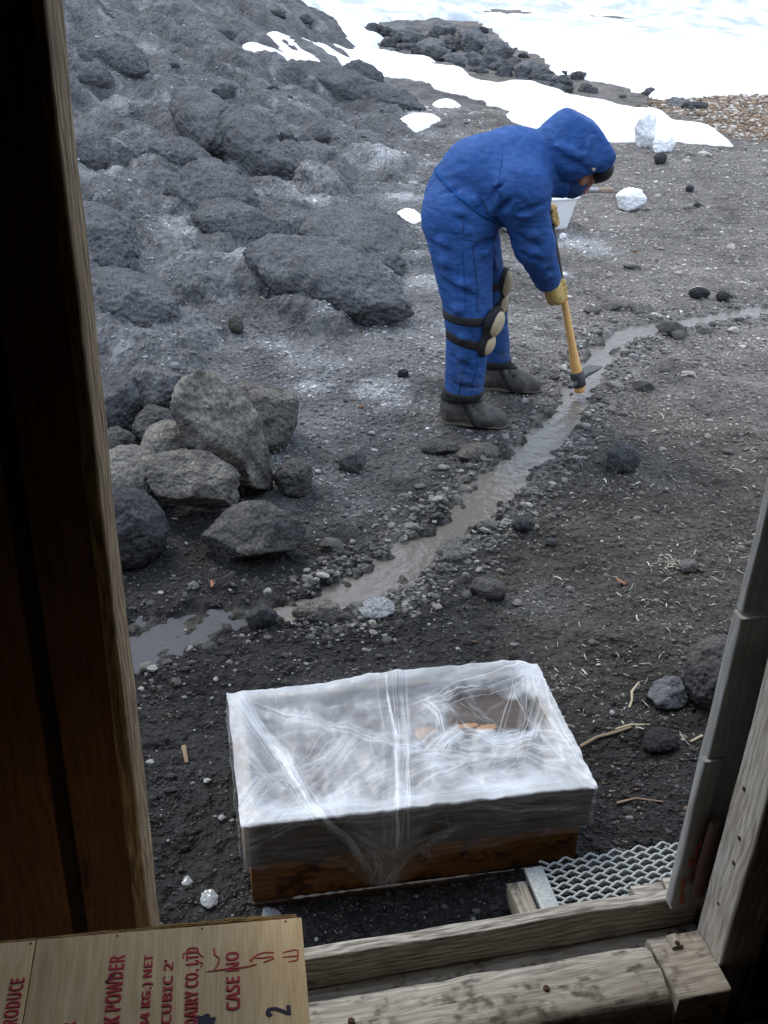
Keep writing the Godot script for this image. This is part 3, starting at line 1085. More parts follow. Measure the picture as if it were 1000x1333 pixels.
func make_rocks() -> void:
	var gl := Color(0.44, 0.415, 0.37)     # dusty grey brown
	var gd := Color(0.17, 0.16, 0.148)
	var dk := Color(0.105, 0.107, 0.112)
	var dd := Color(0.05, 0.05, 0.054)
	var bl := Color(0.19, 0.197, 0.21)
	var G := "stones of the rock pile left of the person"
	rock("rock", "big tilted slab of dusty brown rock leaning across the rock pile", "rock", G, -0.60, -3.62, Vector3(0.15, 0.25, 0.13), Vector3(-12, 20, 27), 101, 0.9, gl, gd, 0.78, 5, null, 0.035)
	rock("rock", "angular grey rock topmost at the back of the pile beside the doorpost", "rock", G, -0.97, -4.2, Vector3(0.125, 0.105, 0.11), Vector3(8, 30, -6), 102, 0.85, bl * 1.5, gd, 1.25)
	rock("rock", "dark wedge rock squeezed under the angular grey rock", "rock", G, -0.92, -3.98, Vector3(0.10, 0.075, 0.09), Vector3(0, 70, 8), 103, 0.8, dk, gd, 1.0)
	rock("rock", "rounded brown boulder behind the big tilted slab", "rock", G, -0.50, -4.02, Vector3(0.15, 0.13, 0.13), Vector3(10, 15, -28), 104, 0.6, gl * 0.75, gd, 0.85)
	rock("rock", "small smooth pale grey stone perched left of the tilted slab", "rock", G, -0.82, -3.62, Vector3(0.088, 0.068, 0.08), Vector3(6, 40, 14), 105, 0.15, gl * 0.9, gd * 1.6, 2.5, 5, null, 0.03)
	rock("rock", "pale rounded stone under the small perched stone at the pile's left", "rock", G, -0.93, -3.46, Vector3(0.13, 0.12, 0.12), Vector3(0, 20, 20), 106, 0.5, gl * 0.85, gd * 1.3, 0.75, 5, null, 0.04)
	rock("rock", "rough grey block in front of the tilted slab, upper of two front stones", "rock", G, -0.67, -3.40, Vector3(0.16, 0.085, 0.11), Vector3(12, -12, -14), 107, 0.92, gl * 0.8, gd, 1.55)
	rock("rock", "dark round boulder with a pale vein at the pile's lower left", "rock", G, -0.86, -3.13, Vector3(0.13, 0.125, 0.12), Vector3(10, 50, 0), 108, 0.2, dk * 1.2, dd * 1.6, 0.72, 5, null, 0.04)
	rock("rock", "low dark faceted rock at the front right foot of the pile", "rock", G, -0.45, -3.17, Vector3(0.165, 0.095, 0.12), Vector3(6, 12, 6), 109, 0.95, gd * 1.15, dk, 0.62)
	rock("rock", "dark knobbly stone tucked under the slab's lower right end", "rock", G, -0.34, -3.62, Vector3(0.075, 0.065, 0.07), Vector3(0, 80, 0), 110, 0.5, dk, gd, 0.6)
	rock("rock", "small jagged dark rock beside the doorpost, left edge of the pile", "rock", G, -1.07, -3.84, Vector3(0.085, 0.06, 0.07), Vector3(0, 10, 12), 111, 0.8, dk, gd, 0.8)
	rock("rock", "blocky blue grey bedrock knob behind the pile next to the doorpost", "rock", G, -1.15, -4.1, Vector3(0.14, 0.16, 0.16), Vector3(0, 25, 8), 112, 0.85, bl, dk, 0.45)
	# single stones on the mud
	var S := "single stones on the ground before the hut"
	rock("stone", "dark blue grey cube of stone standing alone on the mud right of the channel", "stone", S, 0.945, -3.93, Vector3(0.062, 0.058, 0.058), Vector3(12, 25, -10), 121, 0.8, bl * 0.8, dk, 0.75, 4)
	rock("boulder", "pitted grey brown boulder beside the doorway's right trim", "rock", S, 0.985, -2.52, Vector3(0.10, 0.105, 0.10), Vector3(0, 10, -12), 122, 0.25, gd * 1.1, dk, 0.62, 5, M.lava)
	rock("stone", "flat blue grey stone left of the pitted boulder by the trim", "stone", S, 0.83, -2.47, Vector3(0.065, 0.03, 0.05), Vector3(14, 40, 4), 123, 0.8, bl * 1.3, bl, 0.7, 4)
	rock("stone", "dark upright lump beside the wet pool at the channel's lower bend", "stone", S, -0.36, -2.74, Vector3(0.042, 0.042, 0.038), Vector3(0, 15, 8), 124, 0.8, dk, dd, 0.6, 4)
	rock("stone", "low pale brown stone lying across the lower end of the channel", "stone", S, -0.19, -2.80, Vector3(0.075, 0.035, 0.045), Vector3(0, -6, 4), 125, 0.6, gl * 0.7, gd, 0.6, 4)
	rock("stone", "white flat slab at the lower end of the muddy channel", "stone", S, -0.01, -2.83, Vector3(0.055, 0.016, 0.045), Vector3(4, 20, 3), 126, 0.8, Color(0.52, 0.54, 0.56), Color(0.36, 0.38, 0.40), 0.7, 4)
	rock("stone", "grey clay lump on the right bank of the narrow bend", "stone", S, 0.245, -3.20, Vector3(0.05, 0.034, 0.055), Vector3(0, 30, 0), 127, 0.7, Color(0.26, 0.26, 0.26), gd, 0.3, 4)
	rock("stone", "brown grey clod below the narrow bend of the channel", "stone", S, 0.35, -2.98, Vector3(0.06, 0.036, 0.045), Vector3(0, -20, 6), 128, 0.75, gd, dk, 0.35, 4)
	rock("stone", "grey upright stone halfway between rock pile and near boot", "stone", S, -0.13, -3.84, Vector3(0.05, 0.065, 0.045), Vector3(0, 10, -14), 129, 0.7, bl * 1.2, gd, 0.6, 4)
	rock("stone", "flat dark stone just in front of the near boot", "stone", S, 0.22, -4.03, Vector3(0.075, 0.028, 0.05), Vector3(0, 5, 0), 130, 0.6, dk, gd, 0.5, 4)
	rock("stone", "wide pale clay cake on the left bank under the near boot's toe", "stone", S, 0.37, -3.97, Vector3(0.085, 0.03, 0.06), Vector3(3, 24, 0), 131, 0.5, Color(0.24, 0.225, 0.20), Color(0.15, 0.14, 0.125), 0.5, 4)
	rock("stone", "black oval stone beside the channel at right, left of a pair", "stone", S, 1.76, -6.14, Vector3(0.055, 0.03, 0.04), Vector3(0, 10, 0), 132, 0.3, dd * 1.3, dd, 0.6, 4)
	rock("stone", "black oval stone beside the channel at right, right of a pair", "stone", S, 1.885, -6.10, Vector3(0.042, 0.025, 0.035), Vector3(0, 60, 0), 133, 0.3, dd * 1.3, dd, 0.6, 4)
	rock("stone", "pale slab on the far bank where the channel bends right", "stone", S, 1.36, -5.8, Vector3(0.075, 0.022, 0.06), Vector3(8, 10, -6), 134, 0.8, Color(0.27, 0.255, 0.235), Color(0.16, 0.155, 0.145), 0.8, 4)
	rock("stone", "small pale slab left of the larger slab on the far bank", "stone", S, 1.21, -5.83, Vector3(0.055, 0.018, 0.04), Vector3(0, 30, 6), 135, 0.8, Color(0.27, 0.255, 0.235), Color(0.16, 0.155, 0.145), 0.9, 4)
	rock("stone", "thin pale flake farthest from the channel's bend", "stone", S, 1.45, -6.6, Vector3(0.05, 0.016, 0.035), Vector3(0, -20, 0), 136, 0.8, Color(0.27, 0.265, 0.25), Color(0.18, 0.175, 0.165), 0.9, 4)
	rock("stone", "pale chip beside the tool handle at the channel's bend", "stone", S, 1.09, -5.75, Vector3(0.05, 0.015, 0.03), Vector3(0, 10, 0), 137, 0.8, Color(0.24, 0.225, 0.20), Color(0.16, 0.15, 0.14), 0.9, 4)
	rock("stone", "single small black stone on grey gravel left of the far boot", "stone", S, 0.06, -4.76, Vector3(0.026, 0.02, 0.022), Vector3(0, 20, 0), 138, 0.5, dd, dd, 0.6, 3)
	rock("stone", "dark lump of scoria on the brown mud right of the clay bank", "stone", S, 0.50, -3.41, Vector3(0.042, 0.028, 0.035), Vector3(0, 45, 0), 139, 0.4, dd * 1.3, dk, 0.5, 4, M.lava)
	rock("stone", "tiny dark stone below the scoria lump on the mud", "stone", S, 0.595, -3.33, Vector3(0.02, 0.016, 0.018), Vector3(0, 10, 0), 140, 0.5, dk, dk, 0.6, 3)
	rock("stone", "black stone by the lower corner of the snow bank", "stone", S, 2.22, -9.62, Vector3(0.062, 0.045, 0.05), Vector3(0, 30, 0), 141, 0.5, dd * 1.3, dk, 0.7, 4)
	rock("stone", "black stone right of the lone snow block", "stone", S, 2.27, -8.69, Vector3(0.036, 0.028, 0.03), Vector3(0, 70, 0), 142, 0.5, dd * 1.3, dk, 0.7, 3)
	rock("stone", "small dark stone below the stone beside the snow block", "stone", S, 2.23, -8.24, Vector3(0.028, 0.02, 0.025), Vector3(0, 20, 0), 143, 0.5, dd * 1.3, dk, 0.7, 3)
	rock("stone", "dark sunken clod between crate and the right doorway trim", "stone", S, 0.77, -2.28, Vector3(0.05, 0.02, 0.04), Vector3(0, 30, 0), 144, 0.3, dd * 1.2, dd, 0.3, 4)
	rock("stone", "upright pale tan stone at the foot of the lava slope", "stone", S, -0.78, -5.23, Vector3(0.034, 0.05, 0.03), Vector3(0, 20, 12), 145, 0.5, Color(0.20, 0.185, 0.16), gd, 0.7, 4)
	rock("stone", "rounded pale grey pebble beside the straw tuft on the mud", "stone", S, 1.05, -3.19, Vector3(0.03, 0.022, 0.026), Vector3(0, 30, 0), 146, 0.4, Color(0.28, 0.27, 0.26), Color(0.2, 0.19, 0.18), 0.7, 4)
	# lava boulders standing out of the slope on the left
	var L := "lava boulders on the slope left of the person"
	var la := Color(0.225, 0.232, 0.246)
	var lb := Color(0.15, 0.155, 0.165)
	var P := [
		["broad two lobed pillow of lava in the middle of the left slope", -1.17, -7.02, 0.29, 0.15, 0.20, -38.0, 0.35],
		["rounded lava loaf directly in front of the two lobed pillow", -0.97, -6.58, 0.22, 0.10, 0.14, -14.0, 0.4],
		["long cracked lava ridge slanting down behind the two lobed pillow", -1.12, -8.25, 0.45, 0.17, 0.17, -42.0, 0.4],
		["shorter lava ridge lying against the long cracked ridge's left side", -1.42, -8.5, 0.40, 0.16, 0.17, -46.0, 0.4],
		["smooth oval lava dome high on the left slope near the doorpost", -2.35, -9.6, 0.24, 0.12, 0.17, -8.0, 0.45],
		["small round lava knob below the smooth oval dome", -2.45, -9.12, 0.14, 0.10, 0.12, 0.0, 0.5],
		["squat lava lump left of the two lobed pillow and a white patch", -1.53, -7.72, 0.20, 0.11, 0.16, -20.0, 0.4],
		["wide overhanging lava ledge with a dark hollow under it", -0.33, -5.72, 0.40, 0.13, 0.20, -20.0, 0.45],
		["flat cracked lava slab above the overhanging ledge", -0.2, -6.65, 0.34, 0.10, 0.26, -35.0, 0.3],
		["folded ropy lava mound beside the doorpost", -1.68, -6.1, 0.26, 0.13, 0.18, -35.0, 0.3],
		["low wrinkled lava hump at the foot of the slope beside the doorpost", -1.32, -5.25, 0.24, 0.11, 0.17, -30.0, 0.3],
		["little lava bump half hidden by the doorpost", -2.1, -7.38, 0.15, 0.11, 0.13, 0.0, 0.4],
		["dark square lava block at the left end of the lower snow band", -0.47, -13.38, 0.19, 0.17, 0.16, 10.0, 0.5],
		["long low lava bank under the lower snow band", -0.72, -11.9, 0.46, 0.14, 0.2, -6.0, 0.4],
		["rough lava shoulder at the right end of the long low bank", -0.12, -11.75, 0.28, 0.12, 0.2, 10.0, 0.4]]
	for i in P.size():
		var p: Array = P[i]
		rock("lava_boulder", p[0], "boulder", L, p[1], p[2], Vector3(p[3] * 1.2, p[4] * 1.15, p[5] * 1.15), Vector3(6, p[6] - 12.0, -9), 160 + i, 0.5, la, lb, p[7] - 0.5, 5, M.lava, 0.06)
	# the rock island in the snow
	var I := "dark rocks sticking out of the far snow"
	var Q := [
		["topmost dark rock of the rock island in the snow", 0.60, -18.5, 0.26, 0.22, 0.3, 0.5],
		["largest rock of the island, square topped", 0.98, -16.9, 0.32, 0.28, 0.35, 0.5],
		["sloping dark rock left of the square topped one on the island", 0.38, -16.1, 0.34, 0.22, 0.3, 0.4],
		["jagged rock right of the square topped one on the island", 1.25, -16.0, 0.30, 0.24, 0.3, 0.4],
		["pointed rock near the island's right end", 1.55, -14.3, 0.22, 0.19, 0.25, 0.5],
		["low rock at the island's left end", 0.05, -17.8, 0.3, 0.16, 0.3, 0.4],
		["flat rock spread along the front of the island", 0.85, -15.4, 0.42, 0.13, 0.3, 0.3],
		["small rock at the island's right tip", 1.78, -13.9, 0.16, 0.11, 0.15, 0.4],
		["long thin dark rock alone in the upper snow", 3.11, -15.05, 0.34, 0.10, 0.2, 0.5],
		["dark rock above the brown rubble field", 3.0, -12.6, 0.18, 0.10, 0.15, 0.5],
		["tiny dark rock at the top right of the upper snow", 3.74, -14.3, 0.09, 0.07, 0.08, 0.5],
		["dark rock in the lower snow band above the person's hood", 2.33, -11.25, 0.2, 0.08, 0.14, 0.4]]
	for i in Q.size():
		var q: Array = Q[i]
		rock("snow_rock", q[0], "rock", I, q[1], q[2], Vector3(q[3], q[4] * 0.8, q[5]) * 0.75, Vector3(0, 30.0 * i, 0), 190 + i, 0.9, la * 1.35, lb * 1.3, q[6], 4, M.lava, 0.09)
	# rocky crest of the island joined to the ground: loose blocks too many to tell apart
	scatter_blocks()

func scatter_blocks() -> void:
	var mm := MultiMesh.new()
	mm.transform_format = MultiMesh.TRANSFORM_3D
	mm.use_colors = true
	mm.mesh = rock_mesh(Vector3.ONE, 301, 0.85, Color.WHITE, Color(0.7, 0.7, 0.7), 3, 0.14)
	var t := []
	for i in 130:
		var f := rng.randf()
		var p := Vector2(-0.3, -17.6).lerp(Vector2(1.9, -13.7), f)
		if f > 0.55 and rng.randf() < 0.15: p = Vector2(1.6, -14.3).lerp(Vector2(3.1, -12.3), rng.randf())
		p += Vector2(rng.randfn() * 0.25, rng.randfn() * 0.5)
		t.append([p, ru(0.03, 0.11), ru(0.6, 1.2)])
	for i in 26: t.append([Vector2(ru(0.8, 5.0), ru(-19.0, -14.5)), ru(0.02, 0.07), ru(0.5, 1.0)])
	for i in 45:
		t.append([Vector2(ru(-4.5, -0.6), ru(-17.0, -9.0)), ru(0.025, 0.085), ru(0.8, 1.25)])
	mm.instance_count = t.size()
	for i in t.size():
		var p: Vector2 = t[i][0]
		var s: float = t[i][1]
		var b := Basis.from_euler(Vector3(ru(-0.6, 0.6), ru(0, TAU), ru(-0.6, 0.6))).scaled(Vector3(s * 1.3, s * ru(0.6, 1.1), s))
		mm.set_instance_transform(i, Transform3D(b, Vector3(p.x, hgt(p.x, p.y) + s * 0.2, p.y)))
		var v: float = t[i][2]
		mm.set_instance_color(i, Color(0.33 * v, 0.342 * v, 0.365 * v))
	var o := MultiMeshInstance3D.new()
	o.name = "loose_blocks"
	o.multimesh = mm
	o.material_override = M.lava
	add_child(o)
	tag(o, "loose dark lava blocks strewn along the rock island and upper slope", "blocks", "", "stuff")

# ------------------------------------------------------------------ the hut the picture is taken from
func make_hut() -> void:
	# closed room round the camera, its only opening the doorway: u 0..1.05, y 0.2..2.25
	var fl := thing("hut_floor", "dark plank floor inside the hut", "floor")
	fl.set_meta("kind", "structure")
	for i in 22:
		var u := -1.6 + i * 0.2
		dbox("plank", u, u + 0.196, 0.08, 0.13, -3.4, -0.19, 2, M.shaded_wood, fl, 0.003, 0.002, 6)
	var shell := thing("hut_room", "unlit wooden walls and ceiling of the hut's room", "room")
	shell.set_meta("kind", "structure")
	dbox("ceiling", -1.75, 2.95, 2.5, 2.6, -3.6, 0.10, 0, M.shaded_wood, shell, 0.002, 0.0, 2)
	dbox("back_wall", -1.75, 2.95, -0.2, 2.5, -3.6, -3.45, 0, M.shaded_wood, shell, 0.002, 0.0, 2)
	dbox("side_wall", -1.75, -1.6, -0.2, 2.5, -3.45, 0.10, 2, M.shaded_wood, shell, 0.002, 0.0, 2)
	dbox("side_wall", 2.8, 2.95, -0.2, 2.5, -3.45, 0.10, 2, M.shaded_wood, shell, 0.002, 0.0, 2)
	dbox("front_wall", -1.6, -0.035, -0.2, 2.5, 0.00, 0.10, 1, M.shaded_wood, shell, 0.002, 0.0, 2)
	dbox("front_wall", 1.13, 2.8, -0.2, 2.5, -0.10, 0.10, 1, M.shaded_wood, shell, 0.002, 0.0, 2)
	dbox("lintel", -0.035, 1.13, 2.25, 2.5, -0.02, 0.10, 0, M.grey_wood, shell, 0.002, 0.0, 2)
	# left of the doorway: upright boards with an open groove between them
	var lb := thing("left_wall_boards", "dark brown upright boards lining the wall left of the doorway", "wall boards")
	dbox("board", -0.105, -0.028, 0.0, 2.49, -0.034, -0.004, 1, M.dark_boards, lb, 0.003, 0.0015, 40)
	dbox("board", -0.26, -0.128, 0.0, 2.49, -0.036, -0.004, 1, M.dark_boards, lb, 0.003, 0.0015, 40)
	dbox("board", -0.44, -0.267, 0.0, 2.49, -0.034, -0.004, 1, M.dark_boards, lb, 0.003, 0.0015, 40)
	dbox("board", -0.62, -0.447, 0.0, 2.49, -0.036, -0.004, 1, M.dark_boards, lb, 0.004, 0.006, 20)
	dbox("board", -0.80, -0.627, 0.0, 2.49, -0.034, -0.004, 1, M.dark_boards, lb, 0.004, 0.006, 20)
	# weathered edge of the doorpost that the daylight catches
	var lp := thing("left_doorpost", "weathered grey doorpost edge on the left of the opening", "doorpost")
	var post := board_mesh(2.5, 0.07, 0.035, 0.006, 0.0032, 77, 90)
	var X := door_basis * Vector3.RIGHT
	var turned := X.rotated(Vector3.UP, deg_to_rad(-13.0))
	put("post", post, M.post_wood, lp, lay(dp(-0.037, 1.25, 0.005), Vector3.UP - X * 0.007, turned))
	# right of the doorway
	var rp := thing("right_doorpost", "whitish painted doorpost on the right with worn red brown corner", "doorpost")
	dbox("post", 1.045, 1.13, 0.215, 2.49, -0.125, -0.03, 1, M.painted_wood, rp, 0.006, 0.0022, 60)
	dbox("wall_lining", 1.133, 1.6, 0.0, 2.49, -0.127, -0.104, 1, M.shaded_wood, rp, 0.004, 0.004, 20)
	for i in 5:
		nail(rp, dp(1.0445, [0.34, 0.46, 0.52, 0.62, 0.80][i], [-0.075, -0.085, -0.082, -0.06, -0.1][i]), -X, 0.0042)
	dbox("rebate", 1.10, 1.13, 0.1, 2.49, -0.03, 0.052, 1, M.shaded_wood, rp, 0.003, 0.003, 20)
	var tr := thing("door_trim", "grey painted outer trim strip with flaking red paint at its foot", "door trim")
	dbox("upper_strip", 1.022, 1.10, 0.94, 2.4, 0.034, 0.054, 1, M.trim_wood, tr, 0.003, 0.0015, 30)
	dbox("lower_strip", 1.016, 1.10, 0.215, 0.935, 0.022, 0.052, 1, M.trim_wood, tr, 0.004, 0.0015, 30)
	dbox("edge_batten", 1.008, 1.048, 0.235, 0.62, 0.016, 0.034, 1, M.trim_wood, tr, 0.005, 0.003, 30)
	# flakes of the old red paint
	M.red_paint = mat(lin(0.36, 0.07, 0.035), 0.6)
	for i in 14:
		var y := 0.235 + 0.19 * pow(rng.randf(), 1.4)
		var u := ru(1.018, 1.044)
		dbox("red_paint", u, u + ru(0.003, 0.008), y, y + ru(0.008, 0.03), 0.0128, 0.0148, 1, M.red_paint, tr, 0.0005, 0.003, 4)
	var pin := thing("hinge_pin", "rusty round hinge pin in the gap behind the door trim", "hinge pin")
	put("pin", tube_mesh(PackedVector3Array([dp(1.046, 0.285, -0.005), dp(1.046, 0.29, -0.005), dp(1.047, 0.38, -0.004), dp(1.048, 0.475, -0.005), dp(1.048, 0.48, -0.005)]), PackedFloat32Array([0.010, 0.013, 0.0135, 0.013, 0.011]), 14), M.rust, pin)
	dbox("hinge_leaf", 1.05, 1.1, 0.30, 0.46, -0.006, 0.002, 1, M.rust, pin, 0.001, 0.001, 4)
	# sills
	var si := thing("door_sill", "worn pale timber door sill with dark stains and nail heads", "door sill")
	dbox("timber", -0.06, 0.928, 0.10, 0.222, -0.172, -0.034, 0, M.sill_wood, si, 0.034, 0.008, 60)
	for s in [[0.33, -0.10], [0.70, -0.105]]: nail(si, dp(s[0], 0.223, s[1]), Vector3.UP, 0.0065)
	var eb := thing("sill_end_block", "squared pale wood block closing the right end of the sill", "wood block")
	dbox("block", 0.934, 1.043, 0.09, 0.224, -0.178, -0.036, 0, M.sill_wood, eb, 0.007, 0.003, 12)
	dbox("lug", 0.972, 0.995, 0.221, 0.232, -0.072, -0.045, 2, M.sill_wood, eb, 0.004, 0.003, 4)
	nail(eb, dp(0.983, 0.2325, -0.066), Vector3.UP, 0.005)
	var ob := thing("outer_threshold", "long weathered grey threshold plank outside the sill", "threshold")
	dbox("plank", -0.10, 1.10, 0.02, 0.205, 0.056, 0.086, 0, M.grey_wood, ob, 0.004, 0.004, 80)
	dbox("gutter", -0.10, 1.10, 0.05, 0.12, -0.032, 0.054, 0, M.sill_wood, ob, 0.004, 0.004, 20)

func nail(parent: Node, at: Vector3, dir: Vector3, r: float) -> void:
	var d := dir.normalized()
	put("nail", tube_mesh(PackedVector3Array([at - d * 0.004, at + d * 0.001, at + d * 0.0018]), PackedFloat32Array([r, r, r * 0.6]), 10), M.rust, parent)

# ------------------------------------------------------------------ stencilled case inside the hut
func bx(l: float, w: float, h: float, bevel := 0.004, wob := 0.003, seg := 10) -> ArrayMesh:
	return board_mesh(l, w, h, bevel, wob, rng.randi() % 1000, seg)

func make_case() -> void:
	var o := Transform3D(Basis(Vector3.UP, deg_to_rad(8.9)), Vector3(-0.080, 0.13, -0.917))
	var T := 0.77   # height of the stack's top above the floor
	var under := thing("wooden_case", "plain pine case carrying the stencilled case on top", "wooden case", o)
	put("side_panel", bx(0.50, 0.43, 0.39, 0.004, 0.002), M.pine, under, Transform3D(Basis(), Vector3(-0.27, 0.001, 0.235)))
	var c := thing("stencilled_case", "pale pine case with red stencilled lettering, at the lower left corner", "wooden case", o)
	M.red_side = wood_mat(wood_image(41, Color(0.44, 0.20, 0.12), Color(0.28, 0.10, 0.06), 256, 0.7, 0, Color(0.38, 0.2, 0.12), 0.2), 1.6, 0.8, 0.1)
	put("side_panel", bx(0.49, 0.355, 0.016, 0.003, 0.002), M.pine, c, Transform3D(Basis(Vector3(1, 0, 0), Vector3(0, 0, -1), Vector3(0, 1, 0)), Vector3(-0.265, 0.572, 0.019)))
	put("end_panel", bx(0.42, 0.355, 0.014, 0.003, 0.002), M.red_side, c, Transform3D(Basis(Vector3(0, 0, 1), Vector3(1, 0, 0), Vector3(0, 1, 0)), Vector3(-0.017, 0.572, 0.24)))
	# top: three boards side by side with fine joints
	var lid: MeshInstance3D
	var w := [0.315, 0.19]
	var x1 := 0.0
	for i in 2:
		var me := bx(0.46, w[i] - 0.0012, 0.016, 0.0016, 0.0012, 14)
		# the board's X runs into the room, its Z across
		var b := Transform3D(Basis(Vector3(0, 0, 1), Vector3.UP, Vector3(-1, 0, 0)), Vector3(x1 - w[i] * 0.5, T - 0.016, 0.232))
		b.basis.z = b.basis.x.cross(b.basis.y)
		var pl := put("lid_board", me, M.pine, c, b)
		if i == 0: lid = pl
		x1 -= w[i]
	# rough sawn batten along the far edge
	put("edge_batten", bx(0.51, 0.008, 0.05, 0.002, 0.005, 60), M.straw_edge, c, Transform3D(Basis(), Vector3(-0.262, T - 0.053, -0.004)))
	# lettering: text runs away from the viewer, its tops to the left
	M.stencil = mat(lin(0.50, 0.045, 0.055), 0.8)
	M.pen = mat(lin(0.55, 0.09, 0.07), 0.7)
	M.ink = mat(lin(0.035, 0.03, 0.06), 0.8)
	var rows := [["CASE NO", -0.0765, 0.1200, 0.0162, 0.0770], ["DAIRY CO. LTD", -0.1232, 0.1340, 0.0155, 0.1025], ["CUBIC 2'", -0.1525, 0.1300, 0.0112, 0.0840], ["34 KG.) NET", -0.1745, 0.1310, 0.0125, 0.0945], ["MILK POWDER", -0.2090, 0.1560, 0.0178, 0.1225], ["R", -0.2560, 0.1275, 0.0160, 0.0125], ["PRODUCE", -0.3195, 0.1220, 0.0160, 0.0690]]
	for t in rows: lettering(c, t[0], Vector3(t[1], T + 0.0004, t[2]), t[3], t[4], M.stencil)
	lettering(c, "2", Vector3(-0.021, T + 0.0004, 0.1330), 0.028, 0.012, M.ink)
	# hand drawn red pen marks
	var pen := [[Vector2(-0.114, 0.067), Vector2(-0.100, 0.066), Vector2(-0.085, 0.0655), Vector2(-0.070, 0.0655), Vector2(-0.057, 0.063)], [Vector2(-0.106, 0.035), Vector2(-0.105, 0.045), Vector2(-0.100, 0.050), Vector2(-0.101, 0.058), Vector2(-0.106, 0.066)],
		[Vector2(-0.036, 0.049), Vector2(-0.048, 0.0475), Vector2(-0.058, 0.051), Vector2(-0.064, 0.057), Vector2(-0.062, 0.0585)], [Vector2(-0.036, 0.057), Vector2(-0.045, 0.060), Vector2(-0.049, 0.0615)], [Vector2(-0.062, 0.0535), Vector2(-0.050, 0.055), Vector2(-0.037, 0.0545)],
		[Vector2(-0.025, 0.0500), Vector2(-0.012, 0.0475), Vector2(-0.0075, 0.049), Vector2(-0.009, 0.062)], [Vector2(-0.026, 0.0565), Vector2(-0.009, 0.0565)], [Vector2(-0.020, 0.0635), Vector2(-0.010, 0.0625)],
		[Vector2(-0.142, 0.046), Vector2(-0.142, 0.040), Vector2(-0.134, 0.037), Vector2(-0.124, 0.040), Vector2(-0.119, 0.047)], [Vector2(-0.128, 0.050), Vector2(-0.119, 0.055), Vector2(-0.121, 0.060)]]
	for p in pen:
		var pts := PackedVector3Array()
		for q in p: pts.append(Vector3(q.x, T + 0.0004, q.y))
		var st := SurfaceTool.new()
		st.begin(Mesh.PRIMITIVE_TRIANGLES)
		add_tube(st, pts, PackedFloat32Array([0.0009, 0.0012, 0.0010, 0.0012, 0.0009]), 6, 0.3)
		st.generate_normals()
		put("pen_stroke", st.commit(), M.pen, c)
	# stains: a dark purple blot, smudges
	for s in [[-0.117, 0.1365, 0.013, 0.014, M.ink], [-0.222, 0.062, 0.004, 0.0025, M.ink], [-0.226, 0.068, 0.003, 0.002, M.ink]]: blot(c, Vector3(s[0], T + 0.0006, s[1]), s[2], s[3], s[4])
	for i in 5: put("nail", tube_mesh(PackedVector3Array([Vector3(-0.02 - 0.1 * i, T - 0.002, 0.006), Vector3(-0.02 - 0.1 * i, T + 0.0004, 0.006)]), PackedFloat32Array([0.0018, 0.0014]), 8), M.rust, c)

func lettering(parent: Node, text: String, at: Vector3, cap: float, width: float, m: Material) -> void:
	var f := SystemFont.new()
	f.font_names = PackedStringArray(["Droid Sans"])
	f.font_weight = 700
	var tm := TextMesh.new()
	tm.font = f
	tm.text = text
	tm.font_size = 64
	tm.pixel_size = 0.001
	tm.depth = 0.02
	tm.curve_step = 2.0
	tm.horizontal_alignment = HORIZONTAL_ALIGNMENT_LEFT
	tm.vertical_alignment = VERTICAL_ALIGNMENT_BOTTOM
	var a := tm.get_aabb()
	var sx := width / a.size.x
	var sy := cap / a.size.y
	var b := Basis(Vector3(0, 0, -1) * sx, Vector3(-1, 0, 0) * sy, Vector3(0, 1, 0) * 0.03)
	var origin := at - b * Vector3(a.position.x, a.position.y, 0)
	put("lettering", tm, m, parent, Transform3D(b, origin))

func blot(parent: Node, at: Vector3, rx: float, rz: float, m: Material) -> void:
	var st := SurfaceTool.new()
	st.begin(Mesh.PRIMITIVE_TRIANGLES)
	var n := 28
	var ring := PackedVector3Array()
	for i in n:
		var a := TAU * i / n
		var r := 1.0 + 0.45 * nW.get_noise_2d(cos(a) * 1.5 + at.x * 90.0, sin(a) * 1.5)
		ring.append(at + Vector3(cos(a) * rx * r, 0, sin(a) * rz * r))
	for i in n:
		for v in [at + Vector3(0, 0.0003, 0), ring[i], ring[(i + 1) % n]]: st.add_vertex(v)
	st.generate_normals()
	put("stain", st.commit(), m, parent)

# ------------------------------------------------------------------ crate wrapped in stretch film
const CW := 0.395
const CD := 0.222
const CH := 0.268

